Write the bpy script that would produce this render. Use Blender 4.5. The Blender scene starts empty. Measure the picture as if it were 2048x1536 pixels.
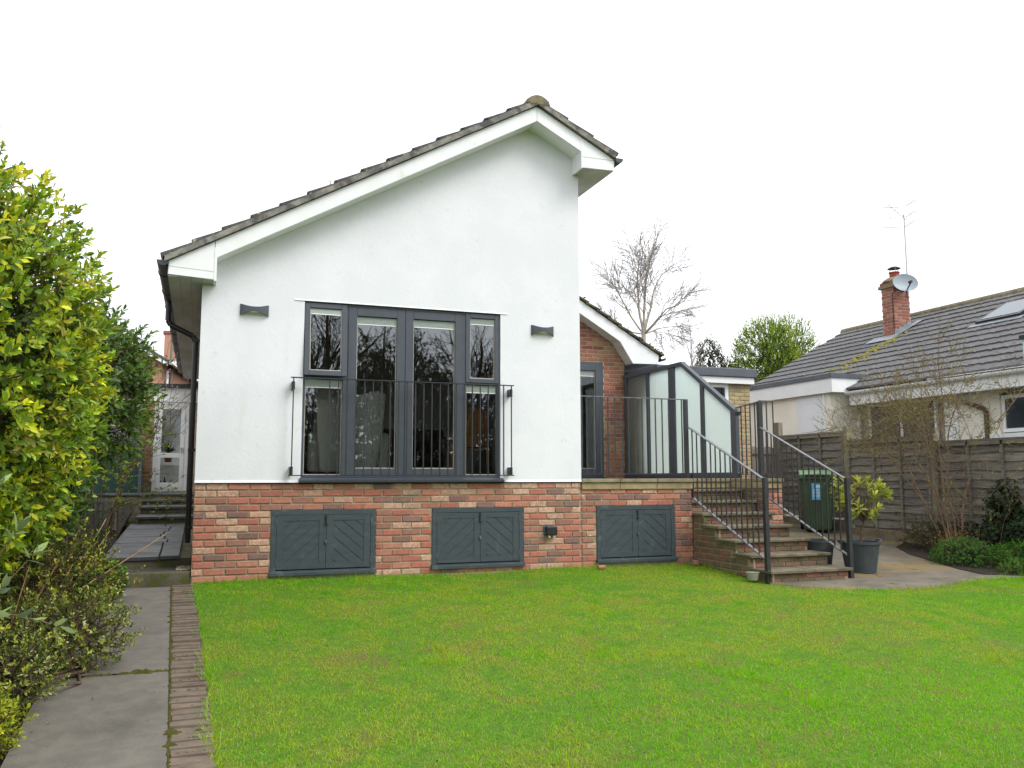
import bpy, math, random
import numpy as np
from mathutils import Vector, Matrix, noise as mnoise
R = math.radians
random.seed(7); RNG = np.random.default_rng(7)
scene = bpy.context.scene
COL = scene.collection

# ---------------------------------------------------------------- camera
CAM = (0.0439, -9.7156, 0.0375)
def cam_axes(p, r, y):
    fwd = np.array([math.sin(y), math.cos(y), 0]); rt = np.array([math.cos(y), -math.sin(y), 0]); up = np.array([0, 0, 1.])
    f2 = fwd*math.cos(p)+up*math.sin(p); u2 = up*math.cos(p)-fwd*math.sin(p)
    return rt*math.cos(r)+u2*math.sin(r), u2*math.cos(r)-rt*math.sin(r), f2
cr, cu, cf = cam_axes(0.1112, -0.0016, 0.3511)
cam = bpy.data.cameras.new('camera'); cam.sensor_width = 36; cam.lens = 36*1699.09/2048
cam.clip_start = 0.05; cam.clip_end = 2000
camo = bpy.data.objects.new('camera', cam); COL.objects.link(camo)
m = Matrix(((cr[0], cu[0], -cf[0], CAM[0]), (cr[1], cu[1], -cf[1], CAM[1]), (cr[2], cu[2], -cf[2], CAM[2]), (0, 0, 0, 1)))
camo.matrix_world = m; scene.camera = camo

# ---------------------------------------------------------------- overcast sky, weak broad sun, exposure
SUN_EL, SUN_AZ = R(48), R(140)          # azimuth measured clockwise from +Y: behind the camera, to the right
world = bpy.data.worlds.new('World'); scene.world = world; world.use_nodes = True
nt = world.node_tree; nt.nodes.clear()
sky = nt.nodes.new('ShaderNodeTexSky'); sky.sky_type = 'NISHITA'; sky.sun_disc = False
sky.sun_elevation = SUN_EL; sky.sun_rotation = SUN_AZ; sky.dust_density = 5; sky.air_density = 1.0
hs = nt.nodes.new('ShaderNodeHueSaturation'); hs.inputs['Saturation'].default_value = 0.10
mx = nt.nodes.new('ShaderNodeMix'); mx.data_type = 'RGBA'; mx.inputs[0].default_value = 0.72
mx.inputs[7].default_value = (13.2, 13.6, 14.2, 1)     # an even cloud layer over the clear sky
bg = nt.nodes.new('ShaderNodeBackground'); bg.inputs['Strength'].default_value = 0.1
wo = nt.nodes.new('ShaderNodeOutputWorld')
nt.links.new(sky.outputs[0], hs.inputs['Color']); nt.links.new(hs.outputs[0], mx.inputs[6])
nt.links.new(mx.outputs[2], bg.inputs['Color']); nt.links.new(bg.outputs[0], wo.inputs[0])
sun = bpy.data.lights.new('sun', 'SUN'); sun.energy = 1.3; sun.angle = R(25); sun.color = (1, .97, .92)
suno = bpy.data.objects.new('sun', sun); COL.objects.link(suno)
sd = Vector((math.sin(SUN_AZ)*math.cos(SUN_EL), math.cos(SUN_AZ)*math.cos(SUN_EL), math.sin(SUN_EL)))
suno.rotation_euler = sd.to_track_quat('Z', 'Y').to_euler()
scene.view_settings.view_transform = 'Standard'; scene.view_settings.look = 'None'
scene.view_settings.exposure = 0.5; scene.view_settings.gamma = 1.0; scene.view_settings.use_curve_mapping = False
scene.render.engine = 'CYCLES'
scene.cycles.max_bounces = 8; scene.cycles.transparent_max_bounces = 24; scene.cycles.use_denoising = True
scene.cycles.caustics_reflective = False; scene.cycles.caustics_refractive = False

# ---------------------------------------------------------------- helpers
def lin(r, g, b, k=1.0):
    f = lambda v: (v/255/12.92 if v <= 10.3 else ((v/255+.055)/1.055)**2.4)*k
    return (f(r), f(g), f(b))
def N(nt, t, **kw):
    n = nt.nodes.new(t)
    for k, v in kw.items(): setattr(n, k, v)
    return n
def mat(name, c1, c2=None, scale=6, rough=.7, bump=0, bscale=None, metal=0, spec=.4, stretch=(1, 1, 1), lo=.35, hi=.65,
        c3=None, s3=1.5, lo3=.55, hi3=.7, st3=(1, 1, 1), c4=None, s4=60, lo4=.62, hi4=.68, obj_var=0, rvar=0, detail=6):
    m = bpy.data.materials.new(name); m.use_nodes = True; nt = m.node_tree; b = nt.nodes['Principled BSDF']; L = nt.links.new
    b.inputs['Roughness'].default_value = rough; b.inputs['Metallic'].default_value = metal; b.inputs['Specular IOR Level'].default_value = spec
    g = N(nt, 'ShaderNodeNewGeometry')
    def noise(sc, st, det=detail):
        mp = N(nt, 'ShaderNodeMapping'); mp.inputs['Scale'].default_value = st; L(g.outputs['Position'], mp.inputs['Vector'])
        n = N(nt, 'ShaderNodeTexNoise'); n.inputs['Scale'].default_value = sc; n.inputs['Detail'].default_value = det; n.inputs['Roughness'].default_value = .62
        L(mp.outputs[0], n.inputs['Vector']); return n
    def over(prev, c, sc, l, h, st):
        n = noise(sc, st); r = N(nt, 'ShaderNodeMapRange'); r.inputs[1].default_value = l; r.inputs[2].default_value = h; r.interpolation_type = 'SMOOTHSTEP'
        L(n.outputs[0], r.inputs[0]); x = N(nt, 'ShaderNodeMix', data_type='RGBA'); L(r.outputs[0], x.inputs[0])
        if isinstance(prev, tuple): x.inputs[6].default_value = (*prev, 1)
        else: L(prev, x.inputs[6])
        x.inputs[7].default_value = (*c, 1); return x.outputs[2]
    col = c1
    if c2: col = over(col, c2, scale, lo, hi, stretch)
    if c3: col = over(col, c3, s3, lo3, hi3, st3)
    if c4: col = over(col, c4, s4, lo4, hi4, (1, 1, 1))
    if obj_var:
        oi = N(nt, 'ShaderNodeObjectInfo'); h = N(nt, 'ShaderNodeHueSaturation')
        r = N(nt, 'ShaderNodeMapRange'); r.inputs[3].default_value = 1-obj_var; r.inputs[4].default_value = 1+obj_var
        L(oi.outputs['Random'], r.inputs[0]); L(r.outputs[0], h.inputs['Value'])
        if isinstance(col, tuple): h.inputs['Color'].default_value = (*col, 1)
        else: L(col, h.inputs['Color'])
        col = h.outputs[0]
    if isinstance(col, tuple): b.inputs['Base Color'].default_value = (*col, 1)
    else: L(col, b.inputs['Base Color'])
    if rvar:
        n = noise(2.2, (1, 1, 1)); r = N(nt, 'ShaderNodeMapRange'); r.inputs[1].default_value = .35; r.inputs[2].default_value = .65
        r.inputs[3].default_value = rough-rvar; r.inputs[4].default_value = min(1, rough+rvar); L(n.outputs[0], r.inputs[0]); L(r.outputs[0], b.inputs['Roughness'])
    if bump:
        n = noise(bscale or scale*4, stretch); bp = N(nt, 'ShaderNodeBump'); bp.inputs['Strength'].default_value = 1; bp.inputs['Distance'].default_value = bump
        L(n.outputs[0], bp.inputs['Height']); L(bp.outputs[0], b.inputs['Normal'])
    return m
def leaf_mat(name, rough=.5, trans=.3, spec=.35):
    m = bpy.data.materials.new(name); m.use_nodes = True; nt = m.node_tree; b = nt.nodes['Principled BSDF']; L = nt.links.new
    a = N(nt, 'ShaderNodeAttribute', attribute_name='Col'); L(a.outputs['Color'], b.inputs['Base Color'])
    b.inputs['Roughness'].default_value = rough; b.inputs['Specular IOR Level'].default_value = spec
    t = N(nt, 'ShaderNodeBsdfTranslucent'); L(a.outputs['Color'], t.inputs['Color'])
    x = N(nt, 'ShaderNodeMixShader'); x.inputs[0].default_value = trans; L(b.outputs[0], x.inputs[1]); L(t.outputs[0], x.inputs[2])
    L(x.outputs[0], nt.nodes['Material Output'].inputs[0]); return m
def glass_mat(name, ior=2.0, tint=(.82, .86, .86)):
    m = bpy.data.materials.new(name); m.use_nodes = True; nt = m.node_tree; nt.nodes.clear(); L = nt.links.new
    f = N(nt, 'ShaderNodeFresnel'); f.inputs[0].default_value = ior; t = N(nt, 'ShaderNodeBsdfTransparent'); t.inputs[0].default_value = (*tint, 1)
    g = N(nt, 'ShaderNodeBsdfGlossy'); g.inputs['Roughness'].default_value = 0.0; g.inputs['Color'].default_value = (.92, .96, 1, 1)
    n = N(nt, 'ShaderNodeTexNoise'); n.inputs['Scale'].default_value = 1.6; n.inputs['Detail'].default_value = 1
    gp = N(nt, 'ShaderNodeNewGeometry'); L(gp.outputs['Position'], n.inputs['Vector'])
    bp = N(nt, 'ShaderNodeBump'); bp.inputs['Distance'].default_value = .0012; L(n.outputs[0], bp.inputs['Height']); L(bp.outputs[0], g.inputs['Normal'])
    x = N(nt, 'ShaderNodeMixShader'); L(f.outputs[0], x.inputs[0]); L(t.outputs[0], x.inputs[1]); L(g.outputs[0], x.inputs[2])
    o = N(nt, 'ShaderNodeOutputMaterial'); L(x.outputs[0], o.inputs[0]); return m

def wloc(o):
    v = Vector((0, 0, 0))
    while o is not None: v = v+o.location; o = o.parent
    return v
def put(o, parent=None, loc=None):
    COL.objects.link(o)
    if parent is not None:
        o.parent = parent
        if loc is not None: o.location = Vector(loc)-wloc(parent)
    elif loc is not None: o.location = loc
    return o
def tag(o, label=None, cat=None, group=None, kind=None):
    if label: o['label'] = label
    if cat: o['category'] = cat
    if group: o['group'] = group
    if kind: o['kind'] = kind
    return o
def thing(name, loc, label, cat, group=None):
    o = bpy.data.objects.new(name, None); o.empty_display_size = .1; COL.objects.link(o); o.location = loc
    return tag(o, label, cat, group)
class MB:
    def __init__(s): s.v = []; s.f = []
    def quad(s, *p): n = len(s.v); s.v += [tuple(q) for q in p]; s.f.append(tuple(range(n, n+len(p)))); return s
    def box(s, x0, y0, z0, x1, y1, z1):
        n = len(s.v); s.v += [(x0, y0, z0), (x1, y0, z0), (x1, y1, z0), (x0, y1, z0), (x0, y0, z1), (x1, y0, z1), (x1, y1, z1), (x0, y1, z1)]
        s.f += [tuple(n+i for i in f) for f in ((0, 3, 2, 1), (4, 5, 6, 7), (0, 1, 5, 4), (1, 2, 6, 5), (2, 3, 7, 6), (3, 0, 4, 7))]; return s
    def prism(s, poly, a, b, ax='y'):
        # extrude a polygon; ax='y': (x,z) between y=a..b ; ax='x': (y,z) ; ax='z': (x,y)
        n = len(s.v); k = len(poly)
        pt = {'y': lambda p, t: (p[0], t, p[1]), 'x': lambda p, t: (t, p[0], p[1]), 'z': lambda p, t: (p[0], p[1], t)}[ax]
        s.v += [pt(p, a) for p in poly]+[pt(p, b) for p in poly]
        s.f += [tuple(n+i for i in range(k)), tuple(n+k+i for i in reversed(range(k)))]
        s.f += [(n+i, n+k+i, n+k+(i+1) % k, n+(i+1) % k) for i in range(k)]; return s
    def tube(s, p0, p1, r0, r1=None, n=8, cap=True):
        r1 = r0 if r1 is None else r1
        p0 = Vector(p0); p1 = Vector(p1); d = (p1-p0).normalized(); a = d.orthogonal().normalized(); b = d.cross(a); k = len(s.v)
        for p, r in ((p0, r0), (p1, r1)):
            for i in range(n):
                t = 2*math.pi*i/n; s.v.append(tuple(p+(a*math.cos(t)+b*math.sin(t))*r))
        s.f += [(k+i, k+(i+1) % n, k+n+(i+1) % n, k+n+i) for i in range(n)]
        if cap: s.f += [tuple(k+i for i in reversed(range(n))), tuple(k+n+i for i in range(n))]
        return s
    def path(s, pts, r, n=8):
        for i in range(len(pts)-1): s.tube(pts[i], pts[i+1], r, r, n)
        return s
    def bar(s, p0, p1, w, h):
        # square bar from p0 to p1, w sideways (horizontal), h upward
        p0 = Vector(p0); p1 = Vector(p1); d = (p1-p0).normalized(); up = Vector((0, 0, 1))
        if abs(d.z) > .95: up = Vector((0, 1, 0))
        a = d.cross(up).normalized(); b = a.cross(d).normalized(); k = len(s.v)
        for p in (p0, p1):
            for i, j in ((-1, -1), (1, -1), (1, 1), (-1, 1)): s.v.append(tuple(p+a*w/2*i+b*h/2*j))
        s.f += [(k, k+1, k+5, k+4), (k+1, k+2, k+6, k+5), (k+2, k+3, k+7, k+6), (k+3, k, k+4, k+7), (k+3, k+2, k+1, k), (k+4, k+5, k+6, k+7)]; return s
    def lathe(s, prof, c=(0, 0, 0), n=24):
        k = len(s.v)
        for r, z in prof:
            for i in range(n): t = 2*math.pi*i/n; s.v.append((c[0]+r*math.cos(t), c[1]+r*math.sin(t), c[2]+z))
        for j in range(len(prof)-1):
            for i in range(n): s.f.append((k+j*n+i, k+j*n+(i+1) % n, k+(j+1)*n+(i+1) % n, k+(j+1)*n+i))
        return s
    def build(s, name, m, parent=None, bevel=0, smooth=False, seg=2, local=None):
        off = wloc(parent) if parent is not None else Vector((0, 0, 0))
        if local is not None: off = Vector(local)
        me = bpy.data.meshes.new(name); me.from_pydata([(x-off.x, y-off.y, z-off.z) for x, y, z in s.v], [], s.f); me.validate()
        me.materials.append(m)
        if smooth:
            for p in me.polygons: p.use_smooth = True
        o = bpy.data.objects.new(name, me); put(o, parent)
        if local is not None and parent is None: o.location = local
        if bevel:
            b = o.modifiers.new('bevel', 'BEVEL'); b.width = bevel; b.segments = seg; b.limit_method = 'ANGLE'; b.angle_limit = R(40)
        if smooth: 
            try: o.modifiers.new('wn', 'WEIGHTED_NORMAL')
            except Exception: pass
        return o
def recalc(o):
    import bmesh
    bm = bmesh.new(); bm.from_mesh(o.data); bmesh.ops.recalc_face_normals(bm, faces=bm.faces); bm.to_mesh(o.data); bm.free(); return o
def np_mesh(name, V, F, m, col=None, parent=None, smooth=False, base=None):
    V = np.asarray(V, np.float32); off = np.array(wloc(parent)) if parent is not None else (np.array(base) if base is not None else np.zeros(3))
    V = V-off.astype(np.float32); F = np.asarray(F, np.int32); k = F.shape[1]
    me = bpy.data.meshes.new(name); me.vertices.add(len(V)); me.vertices.foreach_set('co', V.ravel())
    me.loops.add(F.size); me.loops.foreach_set('vertex_index', F.ravel())
    me.polygons.add(len(F)); me.polygons.foreach_set('loop_start', np.arange(0, F.size, k, dtype=np.int32))
    if col is not None:
        a = me.attributes.new('Col', 'FLOAT_COLOR', 'POINT'); c = np.ones((len(V), 4), np.float32); c[:, :3] = col; a.data.foreach_set('color', c.ravel())
    me.update(calc_edges=True); me.materials.append(m)
    if smooth: me.polygons.foreach_set('use_smooth', np.ones(len(F), bool))
    o = bpy.data.objects.new(name, me); put(o, parent)
    if parent is None and base is not None: o.location = base
    return o
def unit(a): return a/np.maximum(np.linalg.norm(a, axis=-1, keepdims=True), 1e-9)
def segs_mesh(name, S, m, parent=None, n=5, base=None, smooth=True):
    S = np.array(S, float); P0, P1, R0, R1 = S[:, :3], S[:, 3:6], S[:, 6], S[:, 7]; d = unit(P1-P0)
    ref = np.where(np.abs(d[:, 2:3]) > .9, np.array([[1., 0, 0]]), np.array([[0, 0, 1.]])); a = unit(np.cross(d, ref)); b = np.cross(d, a)
    t = np.arange(n)*2*np.pi/n; ring = np.cos(t)[None, :, None]*a[:, None]+np.sin(t)[None, :, None]*b[:, None]
    V = np.concatenate([P0[:, None]+ring*R0[:, None, None], P1[:, None]+ring*R1[:, None, None]], 1)
    k = len(S); base_i = (np.arange(k)*2*n)[:, None]; i = np.arange(n)[None]; j = (i+1) % n
    F = np.stack([base_i+i, base_i+j, base_i+n+j, base_i+n+i], -1).reshape(-1, 4)
    return np_mesh(name, V.reshape(-1, 3), F, m, parent=parent, smooth=smooth, base=base)
def leaf_arrays(P, D, Nn, L, W, fold=.22, droop=.12, fine=False):
    d = unit(D); s = unit(np.cross(d, Nn)); n = np.cross(s, d); L = L[:, None]; W = W[:, None]
    if not fine:
        V = np.stack([P, P+d*L*.42+s*W*.5+n*W*fold, P+d*L*.5, P+d*L*.42-s*W*.5+n*W*fold, P+d*L-n*L*droop], 1); k = (np.arange(len(P))*5)[:, None]
        F = np.concatenate([k+np.array([[0, 1, 2]]), k+np.array([[1, 4, 2]]), k+np.array([[4, 3, 2]]), k+np.array([[3, 0, 2]])], 1).reshape(-1, 3); return V.reshape(-1, 3), F, 5
    c = lambda t: -n*L*droop*t*t; e = n*W*fold
    V = np.stack([P, P+d*L*.24+s*W*.36+e*.7+c(.24), P+d*L*.24+c(.24), P+d*L*.24-s*W*.36+e*.7+c(.24), P+d*L*.62+s*W*.46+e+c(.62), P+d*L*.62+c(.62), P+d*L*.62-s*W*.46+e+c(.62), P+d*L+c(1.)], 1); k = (np.arange(len(P))*8)[:, None]
    T = [(0, 1, 2), (0, 2, 3), (1, 4, 5), (1, 5, 2), (2, 5, 6), (2, 6, 3), (4, 7, 5), (7, 6, 5)]
    return V.reshape(-1, 3), np.concatenate([k+np.array([t]) for t in T], 1).reshape(-1, 3), 8
def leaf_stuff(name, A, m, parent=None, base=None, **kw):
    P, D, Nn, L, W, C = A; V, F, nv = leaf_arrays(P, D, Nn, L, W, **kw)
    o = np_mesh(name, V, F, m, col=np.repeat(C, nv, 0), parent=parent, base=base, smooth=kw.get('fine', False)); o['kind'] = 'stuff'; return o
def rand_dirs(n): return unit(RNG.normal(size=(n, 3)))
def pick(cols, n, w=None, jit=.18):
    cols = np.array(cols, float); i = RNG.choice(len(cols), n, p=None if w is None else np.array(w)/np.sum(w))
    return np.clip(cols[i]*(1+RNG.normal(size=(n, 1))*jit), .003, .9)
def shoots(blobs, n, shell=(.86, 1.04), up=.35, inside=.8, lump=.13, fr=2.3):
    blobs = [np.array(b, float) for b in blobs]; vol = np.array([(b[3]*b[4]*b[5])**(2/3) for b in blobs]); idx = RNG.choice(len(blobs), n, p=vol/vol.sum())
    B = np.array(blobs)[idx]; d = rand_dirs(n); r = RNG.uniform(*shell, n)[:, None]
    q = B[:, :3]+d*2; lumpy = np.array([mnoise.noise(Vector(v)*fr) for v in q])[:, None]*lump
    P = B[:, :3]+d*B[:, 3:6]*(r+lumpy); keep = np.ones(n, bool)
    for k, b in enumerate(blobs): keep &= ~((np.linalg.norm((P-b[:3])/b[3:6], axis=1) < inside) & (idx != k))
    out = unit(d/B[:, 3:6]); out = unit(out+np.array([0, 0, up])+RNG.normal(size=(n, 3))*.25)
    return P[keep], out[keep]
def leafy(P, D, k, twig, L, W, cols, w=None, spread=1.0, jit=.18, lj=.25):
    n = len(P); P = np.repeat(P, k, 0); D = np.repeat(D, k, 0); t = np.tile(np.linspace(0, 1, k), n)+RNG.normal(size=n*k)*.05
    a = np.tile(np.arange(k)*2.4, n)+np.repeat(RNG.uniform(0, 6.28, n), k); ref = np.where(np.abs(D[:, 2:3]) > .9, np.array([[1., 0, 0]]), np.array([[0, 0, 1.]]))
    u = unit(np.cross(D, ref)); v = np.cross(D, u); rad = np.cos(a)[:, None]*u+np.sin(a)[:, None]*v
    ang = (spread*(1.15-.75*t)+RNG.normal(size=n*k)*.15)[:, None]; ld = unit(D*np.cos(ang)+rad*np.sin(ang)); nn = unit(D*np.sin(ang)-rad*np.cos(ang)+RNG.normal(size=(n*k, 3))*.25)
    s = (1+RNG.normal(size=n*k)*lj).clip(.45, 1.6)*(1-.35*t)
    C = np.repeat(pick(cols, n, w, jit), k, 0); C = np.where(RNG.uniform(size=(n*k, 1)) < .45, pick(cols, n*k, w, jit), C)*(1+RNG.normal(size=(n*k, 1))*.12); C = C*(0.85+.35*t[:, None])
    return P+D*(t*twig)[:, None], ld, nn, L*s, W*s, C.clip(.003, .9)
def cat_leaves(*As): return tuple(np.concatenate([A[i] for A in As]) for i in range(6))
def split_near(A, n):
    d = np.linalg.norm(A[0]-np.array(CAM), axis=1); o = np.argsort(d); return tuple(a[o[:n]] for a in A), tuple(a[o[n:]] for a in A)
def leaf_parts(A, m, parent, name='leaf', nv=10, fold=.2, shape=((0, .0), (.12, .3), (.35, .5), (.6, .44), (.82, .22), (1, 0))):
    """single leaves as parts: unit leaf meshes of a few colours, placed one by one"""
    P, D, Nn, L, W, C = A
    order = np.argsort(C.sum(1)); meshes = []
    for g in range(nv):
        sel = order[g*len(P)//nv:(g+1)*len(P)//nv]
        if not len(sel): continue
        c = C[sel].mean(0); v = []; f = []
        for t, w in shape: z = -.16*t*t; v += [(t, w, z+fold*w), (t, 0, z), (t, -w, z+fold*w)]
        for i in range(len(shape)-1):
            for j in (0, 1): a = i*3+j; f.append((a, a+1, a+4, a+3))
        me = bpy.data.meshes.new(name); me.from_pydata(v, [], f); me.materials.append(m)
        at = me.attributes.new('Col', 'FLOAT_COLOR', 'POINT'); at.data.foreach_set('color', np.tile(np.array([*c, 1], np.float32), len(v)))
        for p in me.polygons: p.use_smooth = True
        meshes.append(me); off = wloc(parent)
        for i in sel:
            d = Vector(D[i]).normalized(); s = Vector(Nn[i]).cross(d).normalized(); n = d.cross(s)
            M = Matrix((d*L[i], s*W[i], n*W[i])).transposed().to_4x4(); M.translation = Vector(P[i])-off
            o = bpy.data.objects.new(name, me); COL.objects.link(o); o.parent = parent; o.matrix_local = M
def grow(p, d, length, r, depth, segs, spread=.6, ratio=.72, kids=3, up=.08, wob=.16, minr=.003, steps=4, droop=0, rr=.62, first=.35):
    """recursive bare branches as a list of cone segments"""
    p = np.array(p, float); d = unit(np.array(d, float)); pts = [(p.copy(), d.copy(), r)]
    for i in range(steps):
        d = unit(d+RNG.normal(size=3)*wob+np.array([0, 0, up-droop*(i+1)/steps])); q = p+d*length/steps; r2 = max(minr, r*(1-.5*(i+1)/steps))
        segs.append((*p, *q, pts[-1][2], r2)); p = q; pts.append((p.copy(), d.copy(), r2))
    if depth <= 0: return
    for k in range(kids):
        t = first+(1-first)*(k+RNG.uniform(0, 1))/kids; i = min(steps, max(1, int(round(t*steps)))); q, dd, rq = pts[i]
        a = RNG.normal(size=3); a = unit(a-dd*np.dot(a, dd)); ang = spread*RNG.uniform(.7, 1.3)
        grow(q, dd*math.cos(ang)+a*math.sin(ang), length*ratio*RNG.uniform(.75, 1.15)*(1.15-.35*t), max(minr, rq*rr), depth-1, segs, spread, ratio, kids, up, wob, minr, max(2, steps-1), droop, rr, first)
    grow(p, d, length*ratio*.9, max(minr, pts[-1][2]), depth-1, segs, spread, ratio, kids, up, wob, minr, max(2, steps-1), droop, rr, first)

# ---- bricks: real pieces proud of a mortar bed
def brick_meshes(mats, L=.211, H=.061, T=.05, rough=.0022, nshape=3, rnd=1):
    out = []
    rn = random.Random(rnd)
    for m in mats:
        row = []
        for k in range(nshape):
            j = lambda s=rough: rn.uniform(-s, s)
            hx, hz, e = L/2, H/2, .006; v = []
            for y, ix in ((T, 0), (.004, 0), (-.001, e)):
                for sx, sz in ((-1, -1), (1, -1), (1, 1), (-1, 1)):
                    v.append((sx*(hx-ix)+j(), y+(j(rough*.8) if ix or y < .01 else 0), sz*(hz-ix)+j()))
            f = []
            for a in (0, 4):
                for i in range(4): f.append((a+i, a+(i+1) % 4, a+4+(i+1) % 4, a+4+i))
            f.append((8, 9, 10, 11)); me = bpy.data.meshes.new('brick'); me.from_pydata(v, [], f); me.materials.append(m); row.append(me)
        out.append(row)
    return out
def lay_bricks(parent, p0, length, ncourse, meshes, w, face='-Y', opens=(), ok=None, course=.075, bl=.225, H=.061, seed=1, off0=0., name='brick', maxn=300):
    """lay bricks on a vertical face from p0 along +X (face -Y) or +Y (face -X); opens: (u0,u1,z0,z1)"""
    rn = random.Random(seed); base = wloc(parent); n = 0
    for c in range(ncourse):
        z0 = p0[2]+c*course; z1 = z0+H; free = [(0., length)]
        for (a, b, za, zb) in opens:
            ov = min(z1, zb)-max(z0, za)
            if ov > .3*H:
                nf = []
                for (s, e) in free:
                    if b <= s or a >= e: nf.append((s, e)); continue
                    if a-s > .03: nf.append((s, a-.006))
                    if e-b > .03: nf.append((b+.006, e))
                free = nf
        u = -bl*(.5 if c % 2 else 0)-off0
        while u < length:
            a0, b0 = u+.007, u+bl-.007; u += bl
            for (s, e) in free:
                a, b = max(a0, s), min(b0, e)
                if b-a < .035: continue
                if ok and not ok(a, b, z0, z1): continue
                me = rn.choices(meshes, w)[0]; me = me[rn.randrange(len(me))]
                o = bpy.data.objects.new(name, me); COL.objects.link(o); o.parent = parent; o.scale = ((b-a)/(bl-.014), 1, H/.061)
                uu = (a+b)/2; pr = rn.uniform(-.0025, .002); tw = rn.uniform(-.008, .008)
                if face == '-Y': o.location = Vector((p0[0]+uu, p0[1]+pr, (z0+z1)/2))-base; o.rotation_euler = (0, tw, 0)
                else: o.location = Vector((p0[0]+pr, p0[1]+uu, (z0+z1)/2))-base; o.rotation_euler = (0, 0, -math.pi/2)
                n += 1
    return n
def gz(y): return -1.045+.056*max(y, -12) if y < 0 else -1.045+.066*min(y, 4.5)

# ---------------------------------------------------------------- materials
M = {}
M['render'] = mat('white_render', lin(230, 231, 235), lin(223, 225, 229), 1.3, .85, bump=.0022, bscale=26, c3=lin(217, 218, 214), s3=1.6, lo3=.62, hi3=.85, st3=(2.2, 1, .22), c4=lin(217, 219, 217), s4=9, lo4=.60, hi4=.74)
M['pvc'] = mat('white_upvc', lin(238, 239, 240), lin(232, 234, 233), 3, .38, spec=.5, c3=lin(214, 216, 203), s3=5, lo3=.62, hi3=.78)
M['pvc_grey'] = mat('greyish_white_upvc', lin(205, 206, 203), lin(182, 184, 178), 4, .5, spec=.4, stretch=(1, .4, 1))  # greyer white than the other upvc, on soffits, joints and some fascias
M['frame'] = mat('anthracite_upvc', lin(74, 80, 88), lin(69, 75, 83), 9, .42, spec=.45, bump=.0003, bscale=300)
M['paint'] = mat('grey_painted_timber', lin(66, 75, 80), lin(58, 67, 72), 5, .55, spec=.4, bump=.0012, bscale=40, stretch=(1, 1, 4), c3=lin(88, 96, 98), s3=4.5, lo3=.57, hi3=.72)
M['steel'] = mat('black_painted_steel', lin(38, 40, 44), lin(46, 48, 52), 14, .42, spec=.5)
M['rail_top'] = mat('worn_handrail_steel', lin(120, 122, 126), lin(88, 90, 95), 20, .35, spec=.5, metal=.3)
M['black'] = mat('black_plastic', lin(26, 27, 29), lin(34, 35, 37), 8, .4, spec=.5)
M['gutter'] = mat('black_gutter_plastic', lin(44, 47, 50), lin(60, 64, 64), 6, .45, spec=.45, c3=lin(92, 98, 88), s3=8, lo3=.62, hi3=.75)
M['mortar'] = mat('mortar', lin(166, 152, 128), lin(146, 132, 110), 9, .95, bump=.002, bscale=180)
M['mortar2'] = mat('pale_mortar', lin(184, 170, 150), lin(164, 150, 128), 9, .95, bump=.002, bscale=180)
def bm(n, a, b, c3=None, **k): return mat(n, lin(*a), lin(*b), k.pop('scale', 22), .9, bump=.004, bscale=k.pop('bscale', 90), c3=lin(*c3) if c3 else None, s3=k.pop('s3', 30), lo3=k.pop('lo3', .55), hi3=k.pop('hi3', .66), obj_var=.10, c4=lin(132, 120, 102), s4=2.3, lo4=.54, hi4=.80, **k)
BR = [bm('red_brick', (178, 114, 97), (164, 102, 87)), bm('orange_brick', (186, 128, 107), (174, 115, 96), (188, 152, 128), lo3=.58), bm('purple_brick', (138, 106, 98), (122, 96, 92), (158, 104, 88), lo3=.52, s3=14),
      bm('limewashed_brick', (190, 152, 130), (178, 132, 112), (202, 184, 162), lo3=.5, hi3=.64, s3=34), bm('pale_brick', (194, 164, 140), (182, 144, 122), (172, 116, 96), lo3=.52, hi3=.66, s3=26), bm('brown_brick', (160, 113, 98), (148, 104, 91), (170, 126, 104), lo3=.56)]
BW = [30, 25, 13, 18, 8, 16]
BG = [bm('gable_red_brick', (166, 112, 94), (152, 100, 84)), bm('gable_brown_brick', (158, 112, 86), (142, 100, 78)), bm('gable_buff_brick', (172, 136, 104), (152, 124, 96)), bm('gable_dark_brick', (146, 94, 80), (132, 86, 74))]
BY = [bm('buff_brick', (182, 160, 126), (168, 148, 116)), bm('pink_buff_brick', (178, 146, 122), (168, 134, 112)), bm('yellow_brick', (184, 166, 126), (166, 154, 110), (152, 146, 98), lo3=.52)]
BS = [bm('damp_brick', (128, 100, 82), (112, 90, 74), (100, 94, 70), lo3=.48, hi3=.62, s3=7), bm('mossy_brick', (118, 102, 80), (104, 94, 70), (90, 92, 58), lo3=.48, hi3=.62, s3=6), bm('dull_red_brick', (142, 96, 80), (122, 86, 74), (112, 100, 76), lo3=.54, s3=8)]
BC = [bm('chimney_red_brick', (160, 98, 84), (144, 88, 76)), bm('chimney_brown_brick', (150, 98, 82), (134, 88, 76)), bm('chimney_pink_brick', (174, 122, 104), (156, 108, 94))]
MB_R = brick_meshes(BR); MB_G = brick_meshes(BG, rough=.001, rnd=2); MB_Y = brick_meshes(BY, rough=.001, rnd=3); MB_S = brick_meshes(BS, rnd=4); MB_C = brick_meshes(BC, rough=.001, rnd=5)
M['tread'] = mat('damp_brown_stone', lin(134, 122, 100, .8), lin(110, 102, 84, .8), 7, .8, bump=.006, bscale=24, c3=lin(88, 86, 66, .8), s3=4, lo3=.48, hi3=.66, c4=lin(150, 140, 120, .8), s4=16, lo4=.6, hi4=.7)
M['stone'] = mat('weathered_sandstone', lin(150, 138, 112), lin(122, 116, 96), 6, .9, bump=.004, bscale=30, c3=lin(96, 98, 74), s3=3, lo3=.52, hi3=.66)
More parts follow.
